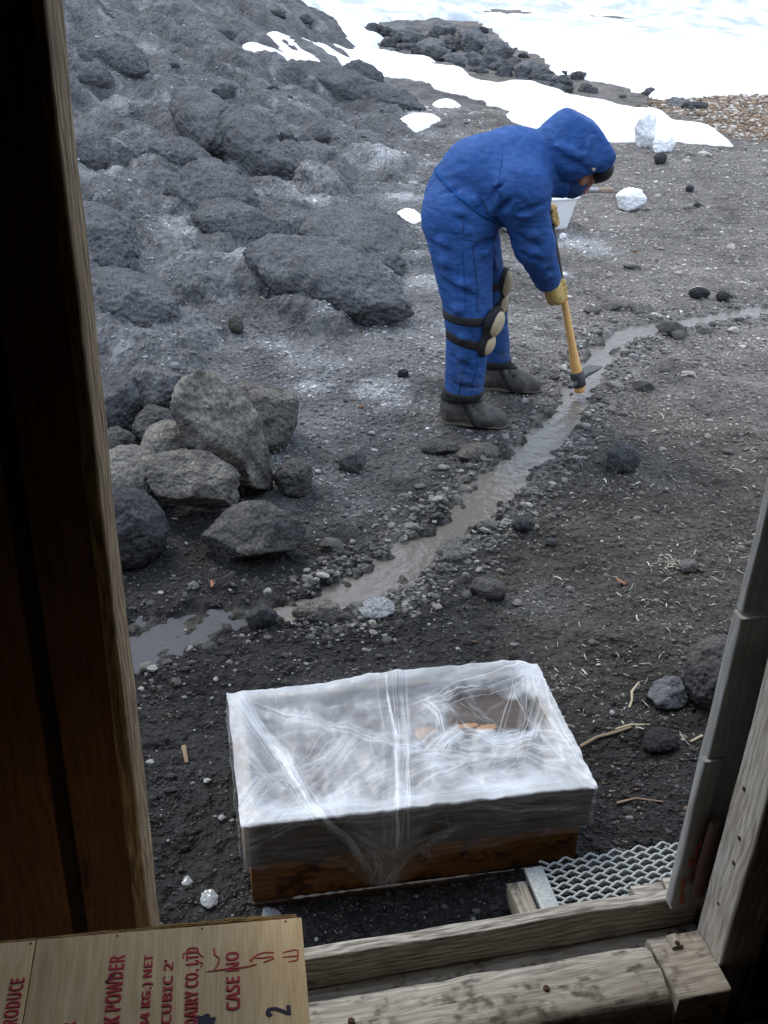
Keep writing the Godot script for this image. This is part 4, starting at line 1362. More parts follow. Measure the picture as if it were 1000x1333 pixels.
func make_crate() -> void:
	var g := Vector3(0.069, 0.0, -1.99)
	g.y = hgt(g.x, g.z + 0.2) - 0.004
	var xf := Transform3D(Basis(Vector3.UP, deg_to_rad(12.1)), g)
	var c := thing("wooden_crate", "old brown wooden crate standing on black gravel inside clear wrapping", "crate", xf)
	var M1: Material = M.crate_wood
	var M2: Material = M.crate_dark
	# lower box
	var lw := CW - 0.014
	var ld := CD - 0.010
	put("front_board", bx(lw * 2, 0.016, 0.140, 0.004, 0.003, 24), M1, c, Transform3D(Basis(), Vector3(0, 0.004, ld - 0.008)))
	put("bottom_strip", bx(lw * 2 + 0.004, 0.012, 0.026, 0.004, 0.005, 24), M2, c, Transform3D(Basis(), Vector3(0, 0.0, ld + 0.006)))
	put("back_board", bx(lw * 2, 0.016, 0.118, 0.004, 0.004, 12), M1, c, Transform3D(Basis(), Vector3(0, 0.004, -ld + 0.008)))
	for s in [-1.0, 1.0]:
		put("end_board", bx(ld * 2 - 0.034, 0.016, 0.118, 0.003, 0.003, 12), M1, c, Transform3D(Basis(Vector3(0, 0, 1), Vector3.UP, Vector3(-1, 0, 0)), Vector3(s * (lw - 0.009), 0.004, 0)))
	# salt crust along the strip
	var st := SurfaceTool.new()
	st.begin(Mesh.PRIMITIVE_TRIANGLES)
	var pts := PackedVector3Array()
	var rr := PackedFloat32Array()
	for i in 90:
		var x := lerpf(-lw + 0.09, lw - 0.03, i / 89.0)
		pts.append(Vector3(x, 0.0275 + 0.0012 * nW.get_noise_1d(x * 60.0), ld + 0.009))
		rr.append(maxf(0.0004, 0.0024 + 0.003 * nW.get_noise_1d(x * 45.0 + 9.0)) * (1.0 if x < 0.12 else 0.5))
	add_tube(st, pts, rr, 6)
	st.generate_normals()
	put("salt_crust", st.commit(), M.salt, c)
	# upper frame, a little wider, open at the top
	put("frame_front", bx(CW * 2 - 0.012, 0.02, 0.078, 0.003, 0.003, 20), M.crate_grey, c, Transform3D(Basis(), Vector3(0.006, 0.183, CD - 0.010)))
	put("frame_front", bx(CW * 2 - 0.012, 0.018, 0.036, 0.003, 0.003, 20), M.crate_grey, c, Transform3D(Basis(), Vector3(0.006, 0.145, CD - 0.0095)))
	put("frame_back", bx(CW * 2 - 0.012, 0.02, 0.142, 0.003, 0.003, 20), M.crate_pale, c, Transform3D(Basis(), Vector3(0, 0.118, -CD + 0.010)))
	for s in [-1.0, 1.0]:
		put("frame_end", bx(CD * 2 - 0.044, 0.028, 0.142, 0.003, 0.003, 12), M.crate_pale, c, Transform3D(Basis(Vector3(0, 0, 1), Vector3.UP, Vector3(-1, 0, 0)), Vector3(s * (CW - 0.015), 0.12, 0)))
	# inner boards and what lies in the tray
	for i in 4:
		put("tray_board", bx(CW * 2 - 0.065, 0.094, 0.014, 0.003, 0.003, 20), M.crate_grey if i < 1 or i > 2 else M.crate_dark, c, Transform3D(Basis(), Vector3(0, 0.196 + 0.003 * (i % 2), -0.146 + 0.0975 * i)))
	var box := put("inner_box", bx(0.36, 0.17, 0.028, 0.004, 0.003, 16), M.crate_dark, c, Transform3D(Basis(Vector3.UP, 0.05), Vector3(0.16, 0.212, -0.10)))
	M.label = mat(lin(0.36, 0.20, 0.08), 0.8)
	for f in [[0.065, -0.045, 0.030, 0.016], [0.05, -0.032, 0.016, 0.013], [0.17, -0.05, 0.028, 0.009], [0.215, -0.035, 0.03, 0.012], [0.00, -0.03, 0.02, 0.008]]:
		blot(c, Vector3(f[0], 0.2415, f[1]), f[2], f[3], M.label)
	box.set_meta("label", "dark brown flat box lying in the tray, right half")
	make_film(xf)

func film_strokes(W: int, H: int) -> PackedFloat32Array:
	var a := PackedFloat32Array()
	a.resize(W * H)
	var r := RandomNumberGenerator.new()
	r.seed = 99
	# strands: points as (s, t), then number of lines, spread, strength
	var S := [
		[[0.02, 0.27], [0.13, 0.47], [0.19, 0.66], [0.27, 0.80], [0.38, 0.99], 9, 0.014, 0.5],
		[[0.04, 0.26], [0.155, 0.48], [0.20, 0.64], [0.24, 0.76], 6, 0.02, 0.35],
		[[0.03, 0.27], [0.32, 0.39], [0.55, 0.50], [0.75, 0.56], 10, 0.02, 0.28],
		[[0.525, 0.20], [0.50, 0.40], [0.455, 0.58], [0.425, 0.70], [0.43, 0.88], 16, 0.028, 0.30],
		[[0.50, 0.24], [0.49, 0.45], [0.43, 0.70], [0.44, 0.85], 5, 0.008, 0.6],
		[[0.40, 0.36], [0.27, 0.50], [0.14, 0.60], [0.02, 0.69], 14, 0.035, 0.25],
		[[0.01, 0.45], [0.10, 0.58], [0.16, 0.62], 5, 0.015, 0.35],
		[[0.0, 0.68], [0.08, 0.56], [0.27, 0.50], [0.38, 0.38], 7, 0.02, 0.35],
		[[0.50, 0.52], [0.30, 0.63], [0.10, 0.69], 12, 0.03, 0.28],
		[[0.62, 0.52], [0.35, 0.64], [0.2, 0.68], 9, 0.03, 0.25],
		[[0.98, 0.26], [0.95, 0.42], [0.97, 0.60], [1.0, 0.70], 14, 0.03, 0.32],
		[[0.97, 0.27], [0.90, 0.40], [0.80, 0.55], [0.72, 0.58], 9, 0.025, 0.32],
		[[0.55, 0.34], [0.72, 0.30], [0.88, 0.29], [0.97, 0.27], 12, 0.022, 0.35],
		[[0.60, 0.33], [0.63, 0.39], [0.62, 0.45], [0.55, 0.49], [0.46, 0.50], 9, 0.012, 0.42],
		[[0.58, 0.53], [0.69, 0.445], [0.77, 0.50], [0.88, 0.50], [0.95, 0.40], 10, 0.014, 0.5],
		[[0.45, 0.60], [0.66, 0.55], [0.85, 0.55], [1.0, 0.64], 16, 0.035, 0.28],
		[[0.70, 0.58], [0.78, 0.52], [0.90, 0.53], 9, 0.02, 0.3],
		[[0.05, 0.67], [0.5, 0.685], [1.0, 0.68], 22, 0.03, 0.22],
		[[0.05, 0.70], [0.5, 0.703], [1.0, 0.70], 8, 0.006, 0.3],
		[[0.60, 0.72], [0.78, 0.80], [0.97, 0.82], 5, 0.012, 0.40],
		[[0.70, 0.72], [0.82, 0.79], [0.95, 0.87], 3, 0.01, 0.35],
		[[0.55, 0.76], [0.75, 0.84], [0.98, 0.86], 3, 0.02, 0.25],
		[[0.62, 0.84], [0.52, 0.90], [0.45, 0.92], [0.41, 0.99], 9, 0.02, 0.35],
		[[0.26, 0.77], [0.40, 0.84], [0.52, 0.86], [0.64, 0.82], 9, 0.02, 0.28],
		[[0.18, 0.70], [0.07, 0.78], [0.0, 0.82], 9, 0.03, 0.35],
		[[0.37, 0.82], [0.40, 0.9], [0.39, 0.99], 8, 0.03, 0.33],
		[[0.72, 0.33], [0.78, 0.42], [0.82, 0.48], 2, 0.01, 0.25],
		[[0.66, 0.32], [0.70, 0.44], 2, 0.008, 0.3]]
	for i in 130:   # stray fine stretch lines
		var s0 := r.randf()
		var t0 := r.randf_range(0.2, 0.95)
		var an := r.randfn(0.0, 0.35) + (PI * 0.5 if r.randf() < 0.2 else 0.0)
		var l := r.randf_range(0.06, 0.3)
		S.append([[s0, t0], [s0 + cos(an) * l * 0.5 + r.randfn() * 0.01, t0 + sin(an) * l * 0.5 + r.randfn() * 0.01], [s0 + cos(an) * l, t0 + sin(an) * l], 1, 0.0, r.randf_range(0.05, 0.22)])
	for e in S:
		var np: int = e.size() - 3
		for line in int(e[np]):
			var o0 := r.randfn() * float(e[np + 1])
			var o1 := r.randfn() * float(e[np + 1])
			var str_: float = float(e[np + 2]) * r.randf_range(0.3, 1.1)
			var wdt := r.randf_range(0.5, 2.2) if line % 3 else r.randf_range(4.0, 12.0)
			if wdt > 3.0: str_ *= 0.55
			var ph := r.randf() * 50.0
			for k in np - 1:
				var p := Vector2(e[k][0], e[k][1])
				var q := Vector2(e[k + 1][0], e[k + 1][1])
				var steps := int(p.distance_to(q) * W) + 1
				for j in steps:
					var f := float(j) / steps
					var fade := 1.0
					var g := (k + f) / (np - 1)
					if g < 0.12: fade = g / 0.12
					if g > 0.88: fade = (1.0 - g) / 0.12
					var m := p.lerp(q, f)
					var off := lerpf(o0, o1, g) + 0.006 * nW.get_noise_2d(g * 1.1, ph)
					var dir := (q - p).normalized()
					m += Vector2(-dir.y, dir.x) * off
					var x := m.x * W
					var y := m.y * H
					var w := wdt * (0.7 + 0.5 * nW.get_noise_2d(g * 6.0, ph + 20.0))
					var wi := int(ceil(w)) + 1
					for dy in range(-wi, wi + 1):
						var yy := int(y) + dy
						if yy < 0 or yy >= H: continue
						# lines mostly run across or along: paint a soft cross section both ways
						for dx in range(-1, 2):
							var xx := int(x) + dx
							if xx < 0 or xx >= W: continue
							var dd := Vector2(xx - x, yy - y)
							var perp := absf(dd.x * -dir.y + dd.y * dir.x)
							var v := str_ * fade * maxf(0.0, 1.0 - perp / w)
							var at := yy * W + xx
							if v > 0.0: a[at] = maxf(a[at], v) + 0.06 * v
	return a

func film_bottom(s: float) -> float:
	var k := [[0.0, 0.14], [0.18, 0.135], [0.28, 0.11], [0.36, 0.03], [0.385, 0.012], [0.425, 0.014], [0.47, 0.05], [0.54, 0.105], [0.72, 0.128], [0.86, 0.14], [0.95, 0.138], [1.0, 0.15]]
	for i in k.size() - 1:
		if s <= k[i + 1][0]: return lerpf(k[i][1], k[i + 1][1], (s - k[i][0]) / (k[i + 1][0] - k[i][0])) + 0.006 * nW.get_noise_1d(s * 40.0)
	return 0.125

func make_film(xf: Transform3D) -> void:
	var W := 840
	var H := 600
	var a := film_strokes(W, H)
	var na := noise_of(FastNoiseLite.new(), 71, 1.0, 4)
	var data := PackedByteArray()
	data.resize(W * H * 4)
	var bump := PackedByteArray()
	bump.resize(W * H)
	for y in H:
		var t := float(y) / H
		for x in W:
			var s := float(x) / W
			var stretch := na.get_noise_2d(s * 7.0 + t * 3.0, t * 90.0)
			var cloud := na.get_noise_2d(s * 5.0 + 20.0, t * 5.0)
			var b := 0.39 + 0.26 * cloud + 0.05 * stretch
			# doubled film along the front rail, the back rail and the ends
			b += 0.20 * sm01(0.54, 0.66, t + 0.06 * cloud) * sm01(0.712, 0.70, t)
			b += 0.16 * sm01(0.32, 0.26, t + 0.05 * cloud)
			b += 0.16 * sm01(0.08, 0.03, s + 0.05 * cloud) + 0.16 * sm01(0.92, 0.965, s + 0.05 * cloud)
			# a single taut layer over the tray's right half
			var wd := Vector2((s - 0.78) / 0.165, (t - 0.405) / 0.085).length() + 0.55 * cloud
			b = lerpf(0.05, b, sm01(0.75, 1.1, wd))
			if t > 0.705: b = 0.06 + 0.05 * cloud + 0.14 * maxf(0.0, stretch) + 0.22 * sm01(0.06, 0.0, s) + 0.16 * sm01(0.15, 0.10, absf(s - 0.41) + 0.42 * (t - 0.74)) * (0.6 + 1.2 * absf(cloud))
			var i := y * W + x
			var v := clampf(b + a[i], 0.0, 0.97)
			data[i * 4] = 229
			data[i * 4 + 1] = 234
			data[i * 4 + 2] = 240
			data[i * 4 + 3] = int(v * 255.0)
			bump[i] = int(clampf(0.3 + 0.8 * a[i] + 0.05 * stretch + 0.2 * cloud, 0.0, 1.0) * 255.0)
	var m := StandardMaterial3D.new()
	m.albedo_texture = img_tex(Image.create_from_data(W, H, false, Image.FORMAT_RGBA8, data))
	m.transparency = BaseMaterial3D.TRANSPARENCY_ALPHA
	m.roughness = 0.35
	m.metallic_specular = 0.5
	m.heightmap_enabled = true
	m.heightmap_texture = img_tex(Image.create_from_data(W, H, false, Image.FORMAT_L8, bump))
	m.heightmap_scale = 0.35
	m.cull_mode = BaseMaterial3D.CULL_DISABLED
	m.backlight_enabled = true
	m.backlight = Color(0.4, 0.4, 0.4)
	var wrap := thing("stretch_film", "clear crinkled stretch film wrapped over the old wooden crate", "plastic wrap", xf)
	# one sheet: back skirt, top, front skirt
	var st := SurfaceTool.new()
	st.begin(Mesh.PRIMITIVE_TRIANGLES)
	st.set_smooth_group(1)
	var NS := 150
	var NT := 130
	var grid := []
	for j in NT + 1:
		var t := float(j) / NT
		var row := []
		for i in NS + 1:
			var s := float(i) / NS
			row.append(film_point(s, t, a, W, H))
		grid.append(row)
	for j in NT:
		for i in NS:
			for e in [[0, 0], [1, 0], [1, 1], [0, 0], [1, 1], [0, 1]]:
				st.set_uv(Vector2(float(i + e[1]) / NS, float(j + e[0]) / NT))
				st.add_vertex(grid[j + e[0]][i + e[1]])
	st.generate_normals()
	put("top_sheet", st.commit(), m, wrap)
	for side in [0.0, 1.0]:
		var s2 := SurfaceTool.new()
		s2.begin(Mesh.PRIMITIVE_TRIANGLES)
		s2.set_smooth_group(1)
		var n := 40
		var sg := 1.0 if side > 0.5 else -1.0
		var g2 := []
		for j in n + 1:
			var row := []
			for i in n + 1:
				var f := float(i) / n
				var top: Vector3 = film_point(side, lerpf(0.25, 0.70, f), a, W, H)
				var drop := (0.115 + 0.02 * nW.get_noise_1d(f * 9.0 + side * 5.0)) * j / n
				row.append(top + Vector3(sg * (0.001 + 0.006 * absf(nW.get_noise_2d(f * 6.0, drop * 20.0 + side)) * j / n), -drop, 0))
			g2.append(row)
		for j in n:
			for i in n:
				for e in [[0, 0], [1, 0], [1, 1], [0, 0], [1, 1], [0, 1]]:
					s2.set_uv(Vector2(0.02 + 0.3 * float(j + e[0]) / n if side < 0.5 else 0.98 - 0.3 * float(j + e[0]) / n, 0.72 + 0.25 * float(i + e[1]) / n))
					s2.add_vertex(g2[j + e[0]][i + e[1]])
		s2.generate_normals()
		put("end_sheet", s2.commit(), m, wrap)

func film_point(s: float, t: float, a: PackedFloat32Array, W: int, H: int) -> Vector3:
	var x := lerpf(-CW - 0.006, CW + 0.006, s)
	var p: Vector3
	var w := nW.get_noise_2d(s * 7.0, t * 9.0 + 30.0)
	var w2 := nW.get_noise_2d(s * 26.0 + 8.0, t * 26.0)
	var k := a[mini(int(t * H), H - 1) * W + mini(int(s * W), W - 1)]
	if t < 0.25:
		p = Vector3(x, CH - (1.0 - t / 0.25) * 0.16, -CD - 0.006 - 0.004 * absf(w))
	elif t < 0.70:
		var f := (t - 0.25) / 0.45
		var sag := sm01(0.05, 0.16, minf(f, 1.0 - f)) * sm01(0.045, 0.12, minf(s, 1.0 - s))
		var y := CH + 0.003 - 0.020 * sag + sag * (0.011 * w + 0.003 * w2) + 0.008 * k * sag
		y += 0.022 * sm01(0.22, 0.5, s) * sm01(1.02, 0.9, s) * sm01(0.22, 0.0, f)   # the back edge is propped up
		p = Vector3(x, y, lerpf(-CD - 0.006, CD + 0.005, f))
	else:
		var f := (t - 0.70) / 0.30
		var yb := film_bottom(s)
		p = Vector3(x, lerpf(CH + 0.003, yb, f), CD + 0.005 + 0.004 * f + f * (0.006 * w + 0.004 * w2) + 0.004 * k)
		if p.y < 0.12: p.z = CD + 0.004 - (0.12 - p.y) * 0.06 + 0.004 * absf(w) + 0.003 * w2
		x *= 1.0
	# slack film bridges the rims unevenly and gathers at the corners
	p.y += 0.006 * nW.get_noise_2d(s * 11.0, t * 5.0 + 70.0) * sm01(0.2, 0.27, t) * sm01(0.76, 0.70, t)
	p.z += 0.005 * nW.get_noise_2d(s * 9.0 + 33.0, t * 7.0)
	p.x += 0.003 * nW.get_noise_2d(s * 5.0 + 3.0, t * 8.0)
	var cn := sm01(0.07, 0.0, s) + sm01(0.93, 1.0, s)
	p.y += 0.006 * cn * nW.get_noise_2d(s * 30.0, t * 40.0)
	return p

# ------------------------------------------------------------------ metal grating step outside the threshold
func make_step() -> void:
	var g := thing("grating_step", "galvanised expanded metal step outside the threshold, flat bar at its end", "metal step", Transform3D())
	var y := 0.085
	for r in 21:
		var st := SurfaceTool.new()
		st.begin(Mesh.PRIMITIVE_TRIANGLES)
		var v0 := 0.098 + 0.0098 * r
		var pts := PackedVector3Array()
		var u := 0.846
		var k := r % 2
		while u < 1.36:
			# each bond is a short flat run, then a slanting strand
			var hi := (k % 2) == 0
			pts.append(dp(u, y + (0.005 if hi else -0.003), v0 + (0.0054 if hi else -0.0054)))
			pts.append(dp(u + 0.004, y + (0.006 if hi else -0.002), v0 + (0.0054 if hi else -0.0054)))
			u += 0.030
			k += 1
		add_tube(st, pts, PackedFloat32Array([0.0037]), 6, 0.8)
		st.generate_normals()
		put("strand", st.commit(), M.galv, g)
	dbox("flat_bar", 0.806, 0.848, y - 0.004, y + 0.008, 0.088, 0.285, 2, M.galv, g, 0.002, 0.001, 8)
	var bp := dp(0.828, y + 0.008, 0.165)
	put("bolt", tube_mesh(PackedVector3Array([bp, bp + Vector3(0, 0.005, 0), bp + Vector3(0, 0.007, 0)]), PackedFloat32Array([0.0075, 0.0075, 0.005]), 6), M.galv, g)
	dbox("side_bar", 1.36, 1.39, y - 0.03, y + 0.006, 0.088, 0.31, 2, M.galv, g, 0.002, 0.001, 4)
	dbox("side_bar", 0.812, 0.842, y - 0.10, y - 0.006, 0.088, 0.28, 2, M.galv, g, 0.002, 0.001, 4)
	var p := thing("plank_end", "short bare plank end lying beside the grating's flat bar", "plank")
	dbox("plank", 0.762, 0.803, 0.03, 0.078, 0.088, 0.265, 2, M.sill_wood, p, 0.004, 0.004, 8)
	var b := thing("wood_offcut", "short split grey wood block between grating and threshold, left of the trim", "wood block")
	dbox("block", 0.985, 1.052, 0.092, 0.168, 0.089, 0.135, 0, M.grey_wood, b, 0.004, 0.005, 10)
	dbox("block", 1.056, 1.14, 0.092, 0.172, 0.089, 0.137, 0, M.grey_wood, b, 0.004, 0.005, 10)

# ------------------------------------------------------------------ the person
var pbase := Vector3(0.38, 0.0, -4.45)
var suit: Field

func out_of(f: Field, from: Vector3, dir: Vector3, most := 0.4) -> Vector3:
	var t := 0.0
	while t < most and f.at_p(from + dir * t) < 0.0: t += f.c * 0.3
	return from + dir * t

# a flat band round a limb, riding on the field's surface
func band(f: Field, mid: Vector3, axis: Vector3, width: float, lift: float, thick: float, a0 := 0.0, a1 := TAU, n := 48) -> ArrayMesh:
	var ax := axis.normalized()
	var e1 := ax.cross(Vector3(0, 0, 1)).normalized()
	if e1.length() < 0.5: e1 = Vector3.RIGHT
	var e2 := ax.cross(e1)
	var st := SurfaceTool.new()
	st.begin(Mesh.PRIMITIVE_TRIANGLES)
	var rings := []
	for i in n + 1:
		var an := lerpf(a0, a1, float(i) / n)
		var dir := e1 * cos(an) + e2 * sin(an)
		var ring := []
		for q in [[-0.5, 0.0], [-0.5, 1.0], [-0.2, 1.25], [0.2, 1.25], [0.5, 1.0], [0.5, 0.0]]:
			var c: Vector3 = mid + ax * width * q[0]
			var p := out_of(f, c, dir, 0.25)
			ring.append(p + dir * (lift + thick * q[1]))
		rings.append(ring)
	for i in n:
		for j in 6:
			var k := (j + 1) % 6
			st.set_smooth_group(1)
			for v in [rings[i][j], rings[i + 1][j], rings[i + 1][k], rings[i][j], rings[i + 1][k], rings[i][k]]: st.add_vertex(v)
	st.generate_normals()
	return st.commit()

# a thin raised seam following points thrown onto the surface from outside along dir
func seam(f: Field, pts: Array, dir: Vector3, r: float, flat := 1.0) -> ArrayMesh:
	var out := PackedVector3Array()
	for i in pts.size() - 1:
		for s in 10:
			var p: Vector3 = pts[i].lerp(pts[i + 1], s / 10.0)
			out.append(f.hit(p - dir * 0.3, dir) - dir * r * 0.25)
	var st := SurfaceTool.new()
	st.begin(Mesh.PRIMITIVE_TRIANGLES)
	add_tube(st, out, PackedFloat32Array([r]), 6, flat)
	st.generate_normals()
	return st.commit()

func make_person() -> void:
	var gy := 0.5 * (hgt(0.33, -4.28) + hgt(0.55, -4.66)) + 0.002
	var person := thing("person", "person in hooded blue snow suit, knee pads and yellow gloves bending over the channel", "person", Transform3D(Basis(), pbase + Vector3(0, gy, 0)))
	var sh := Transform3D(Basis(), -pbase)
	var F: Material = M.suit
	# joints (metres, before the shift to the base)
	var hip_n := Vector3(0.255, 0.86, -4.375)
	var hip_f := Vector3(0.285, 0.85, -4.565)
	var knee_n := Vector3(0.315, 0.465, -4.29)
	var knee_f := Vector3(0.395, 0.50, -4.635)
	var ank_n := Vector3(0.30, 0.12, -4.29)
	var ank_f := Vector3(0.475, 0.11, -4.675)
	var chest := Vector3(0.445, 1.015, -4.46)
	var sho_n := Vector3(0.475, 0.99, -4.315)
	var sho_f := Vector3(0.49, 1.0, -4.63)
	var elb_n := Vector3(0.555, 0.765, -4.355)
	var wri_n := Vector3(0.648, 0.575, -4.515)
	var grip_n := Vector3(0.703, 0.498, -4.60)
	var grip_f := Vector3(0.640, 0.800, -4.645)
	var elb_f := Vector3(0.42, 0.80, -4.80)
	var wri_f := Vector3(0.585, 0.79, -4.70)
	var hc := Vector3(0.722, 1.065, -4.465)
	var hf := Vector3(0.40, -0.91, 0.06).normalized()
	var hu := Vector3(0.91, 0.40, 0.0)
	hu = (hu - hf * hu.dot(hf)).normalized()
	var hs := hu.cross(hf)
	var hb := Basis(hs, hu, hf)

	# --- body: skin figure, mostly hidden under the clothes
	var b := Field.new(Vector3(0.05, 0.0, -4.95), Vector3(0.95, 1.28, -4.1), 0.014)
	b.cap(Vector3(0.27, 0.88, -4.47), chest, 0.12, 0.13, 0.05)
	b.cap(Vector3(0.26, 0.86, -4.40), Vector3(0.27, 0.86, -4.54), 0.11, 0.11, 0.05)
	b.cap(sho_n, sho_f, 0.055, 0.055, 0.05)
	for l in [[hip_n, knee_n, 0.085, 0.055], [knee_n, ank_n, 0.055, 0.04], [hip_f, knee_f, 0.085, 0.055], [knee_f, ank_f, 0.055, 0.04], [sho_n, elb_n, 0.05, 0.04], [elb_n, wri_n, 0.04, 0.03], [sho_f, elb_f, 0.05, 0.04], [elb_f, wri_f, 0.04, 0.03], [chest, hc, 0.07, 0.055]]: b.cap(l[0], l[1], l[2], l[3], 0.03)
	b.cap(ank_n, ank_n + Vector3(0.14, -0.07, 0.02), 0.035, 0.03, 0.03)
	b.cap(ank_f, ank_f + Vector3(0.14, -0.06, 0.02), 0.035, 0.03, 0.03)
	var bn := b.nets()
	# the head on a finer grid
	var h := Field.new(hc - Vector3(0.17, 0.17, 0.13), hc + Vector3(0.17, 0.17, 0.13), 0.0045)
	h.ell(hc + hb * Vector3(0, 0.025, -0.015), hb, Vector3(0.076, 0.095, 0.098), 0.0)
	h.ell(hc + hb * Vector3(0, -0.05, 0.03), hb, Vector3(0.056, 0.058, 0.058), 0.03)
	h.cap(hc + hb * Vector3(0, -0.06, -0.03), hc + hb * Vector3(0, -0.13, -0.06), 0.056, 0.06, 0.02)
	h.cap(hc + hb * Vector3(0, 0.015, 0.082), hc + hb * Vector3(0, -0.022, 0.104), 0.011, 0.016, 0.012)
	h.cap(hc + hb * Vector3(-0.014, -0.026, 0.092), hc + hb * Vector3(0.014, -0.026, 0.092), 0.010, 0.010, 0.01)
	h.cap(hc + hb * Vector3(-0.04, 0.022, 0.068), hc + hb * Vector3(0.04, 0.022, 0.068), 0.014, 0.014, 0.014)
	h.ell(hc + hb * Vector3(0.04, -0.022, 0.056), hb, Vector3(0.026, 0.022, 0.02), 0.015)
	h.ell(hc + hb * Vector3(-0.04, -0.022, 0.056), hb, Vector3(0.026, 0.022, 0.02), 0.015)
	h.cap(hc + hb * Vector3(-0.02, -0.052, 0.082), hc + hb * Vector3(0.02, -0.052, 0.082), 0.009, 0.009, 0.006)
	h.cap(hc + hb * Vector3(-0.018, -0.064, 0.080), hc + hb * Vector3(0.018, -0.064, 0.080), 0.009, 0.009, 0.006)
	h.cap(hc + hb * Vector3(-0.022, -0.058, 0.092), hc + hb * Vector3(0.022, -0.058, 0.092), 0.003, 0.003, 0.003, true)
	h.ell(hc + hb * Vector3(0, -0.092, 0.066), hb, Vector3(0.024, 0.018, 0.022), 0.015)
	for s in [-1.0, 1.0]:
		h.ell(hc + hb * Vector3(0.032 * s, 0.004, 0.078), hb, Vector3(0.017, 0.011, 0.012), 0.008, true)
		h.ell(hc + hb * Vector3(0.032 * s, 0.003, 0.067), hb, Vector3(0.013, 0.011, 0.012), 0.0)
		h.ell(hc + hb * Vector3(0.078 * s, -0.005, -0.012), hb, Vector3(0.012, 0.032, 0.02), 0.006)
	var hn := h.nets()
	var vs: PackedVector3Array = bn[0]
	var ix: PackedInt32Array = bn[1]
	var n0 := vs.size()
	vs.append_array(hn[0])
	for k in hn[1]: ix.append(k + n0)
	put("body", indexed(vs, ix), M.skin, person, sh)

	# --- snow suit: one continuous garment
	var f := Field.new(Vector3(0.03, 0.07, -4.96), Vector3(0.80, 1.26, -4.12), 0.0082)
	suit = f
	f.cap(Vector3(0.262, 0.855, -4.40), Vector3(0.272, 0.855, -4.54), 0.143, 0.138, 0.0)
	f.cap(Vector3(0.265, 0.90, -4.465), Vector3(0.33, 0.98, -4.465), 0.155, 0.158, 0.06)
	f.cap(Vector3(0.33, 0.985, -4.465), chest + Vector3(0.0, 0.005, 0), 0.158, 0.160, 0.06)
	f.cap(sho_n + Vector3(0.0, -0.005, -0.02), sho_f, 0.118, 0.115, 0.06)
	f.cap(chest + Vector3(0.02, 0.04, 0), Vector3(0.585, 1.075, -4.465), 0.13, 0.10, 0.06)
	f.cap(Vector3(0.56, 1.05, -4.465), Vector3(0.655, 1.0, -4.465), 0.085, 0.07, 0.04)
	# near arm with a full sleeve
	f.cap(sho_n, elb_n, 0.100, 0.078, 0.045)
	f.cap(elb_n, wri_n, 0.078, 0.056, 0.03)
	f.cap(sho_f, elb_f, 0.10, 0.085, 0.05)
	f.cap(elb_f, wri_f, 0.085, 0.058, 0.03)
	# legs
	f.cap(hip_n + Vector3(-0.005, -0.03, 0), knee_n + Vector3(-0.005, 0.02, 0), 0.138, 0.094, 0.05)
	f.cap(knee_n, Vector3(0.315, 0.165, -4.285), 0.090, 0.080, 0.03)
	f.cap(hip_f + Vector3(0, -0.03, 0), knee_f, 0.130, 0.088, 0.05)
	f.cap(knee_f, Vector3(0.478, 0.15, -4.672), 0.086, 0.064, 0.03)
	# folds: raised rolls of cloth
	var rolls := [
		[Vector3(0.17, 0.60, -4.255), Vector3(0.27, 0.545, -4.20), 0.018], [Vector3(0.20, 0.545, -4.235), Vector3(0.33, 0.52, -4.19), 0.016], [Vector3(0.21, 0.665, -4.225), Vector3(0.34, 0.60, -4.175), 0.016],
		[Vector3(0.13, 0.74, -4.28), Vector3(0.27, 0.685, -4.215), 0.014], [Vector3(0.12, 0.80, -4.32), Vector3(0.25, 0.775, -4.235), 0.013], [Vector3(0.30, 0.72, -4.215), Vector3(0.40, 0.79, -4.26), 0.016],
		[Vector3(0.245, 0.43, -4.225), Vector3(0.33, 0.405, -4.195), 0.012], [Vector3(0.235, 0.36, -4.24), Vector3(0.34, 0.30, -4.205), 0.010], [Vector3(0.25, 0.24, -4.235), Vector3(0.36, 0.22, -4.21), 0.010],
		[Vector3(0.30, 0.92, -4.30), Vector3(0.40, 0.90, -4.29), 0.018], [Vector3(0.24, 0.955, -4.31), Vector3(0.36, 0.935, -4.285), 0.014],
		[Vector3(0.47, 0.86, -4.245), Vector3(0.585, 0.80, -4.275), 0.014], [Vector3(0.485, 0.775, -4.275), Vector3(0.60, 0.74, -4.30), 0.012], [Vector3(0.53, 0.70, -4.32), Vector3(0.64, 0.68, -4.35), 0.012], [Vector3(0.575, 0.625, -4.40), Vector3(0.665, 0.635, -4.41), 0.010],
		[Vector3(0.44, 0.93, -4.225), Vector3(0.54, 0.90, -4.25), 0.012], [Vector3(0.36, 1.06, -4.30), Vector3(0.42, 0.95, -4.24), 0.012],
		[Vector3(0.40, 0.64, -4.60), Vector3(0.43, 0.60, -4.55), 0.014]]
	for r in rolls:
		var p0 := f.hit(r[0] + Vector3(0, 0, 0.25), Vector3(0, 0, -1), 0.36)
		var p1 := f.hit(r[1] + Vector3(0, 0, 0.25), Vector3(0, 0, -1), 0.36)
		if f.at_p(p0) > 0.012 or f.at_p(p1) > 0.012: continue
		var mid := f.hit((p0 + p1) * 0.5 + Vector3(0, 0, 0.25), Vector3(0, 0, -1), 0.45)
		p0 = p0.lerp(mid, 0.2) - Vector3(0, 0, 0.012)
		p1 = p1.lerp(mid, 0.2) - Vector3(0, 0, 0.012)
		f.cap(p0, mid, r[2] * 0.45, r[2] * 1.15, 0.016)
		f.cap(mid, p1, r[2] * 1.15, r[2] * 0.45, 0.016)
	# hem of the jacket: the coat stands a little proud above the waist
	var wn := noise_of(FastNoiseLite.new(), 81, 1.0, 3)
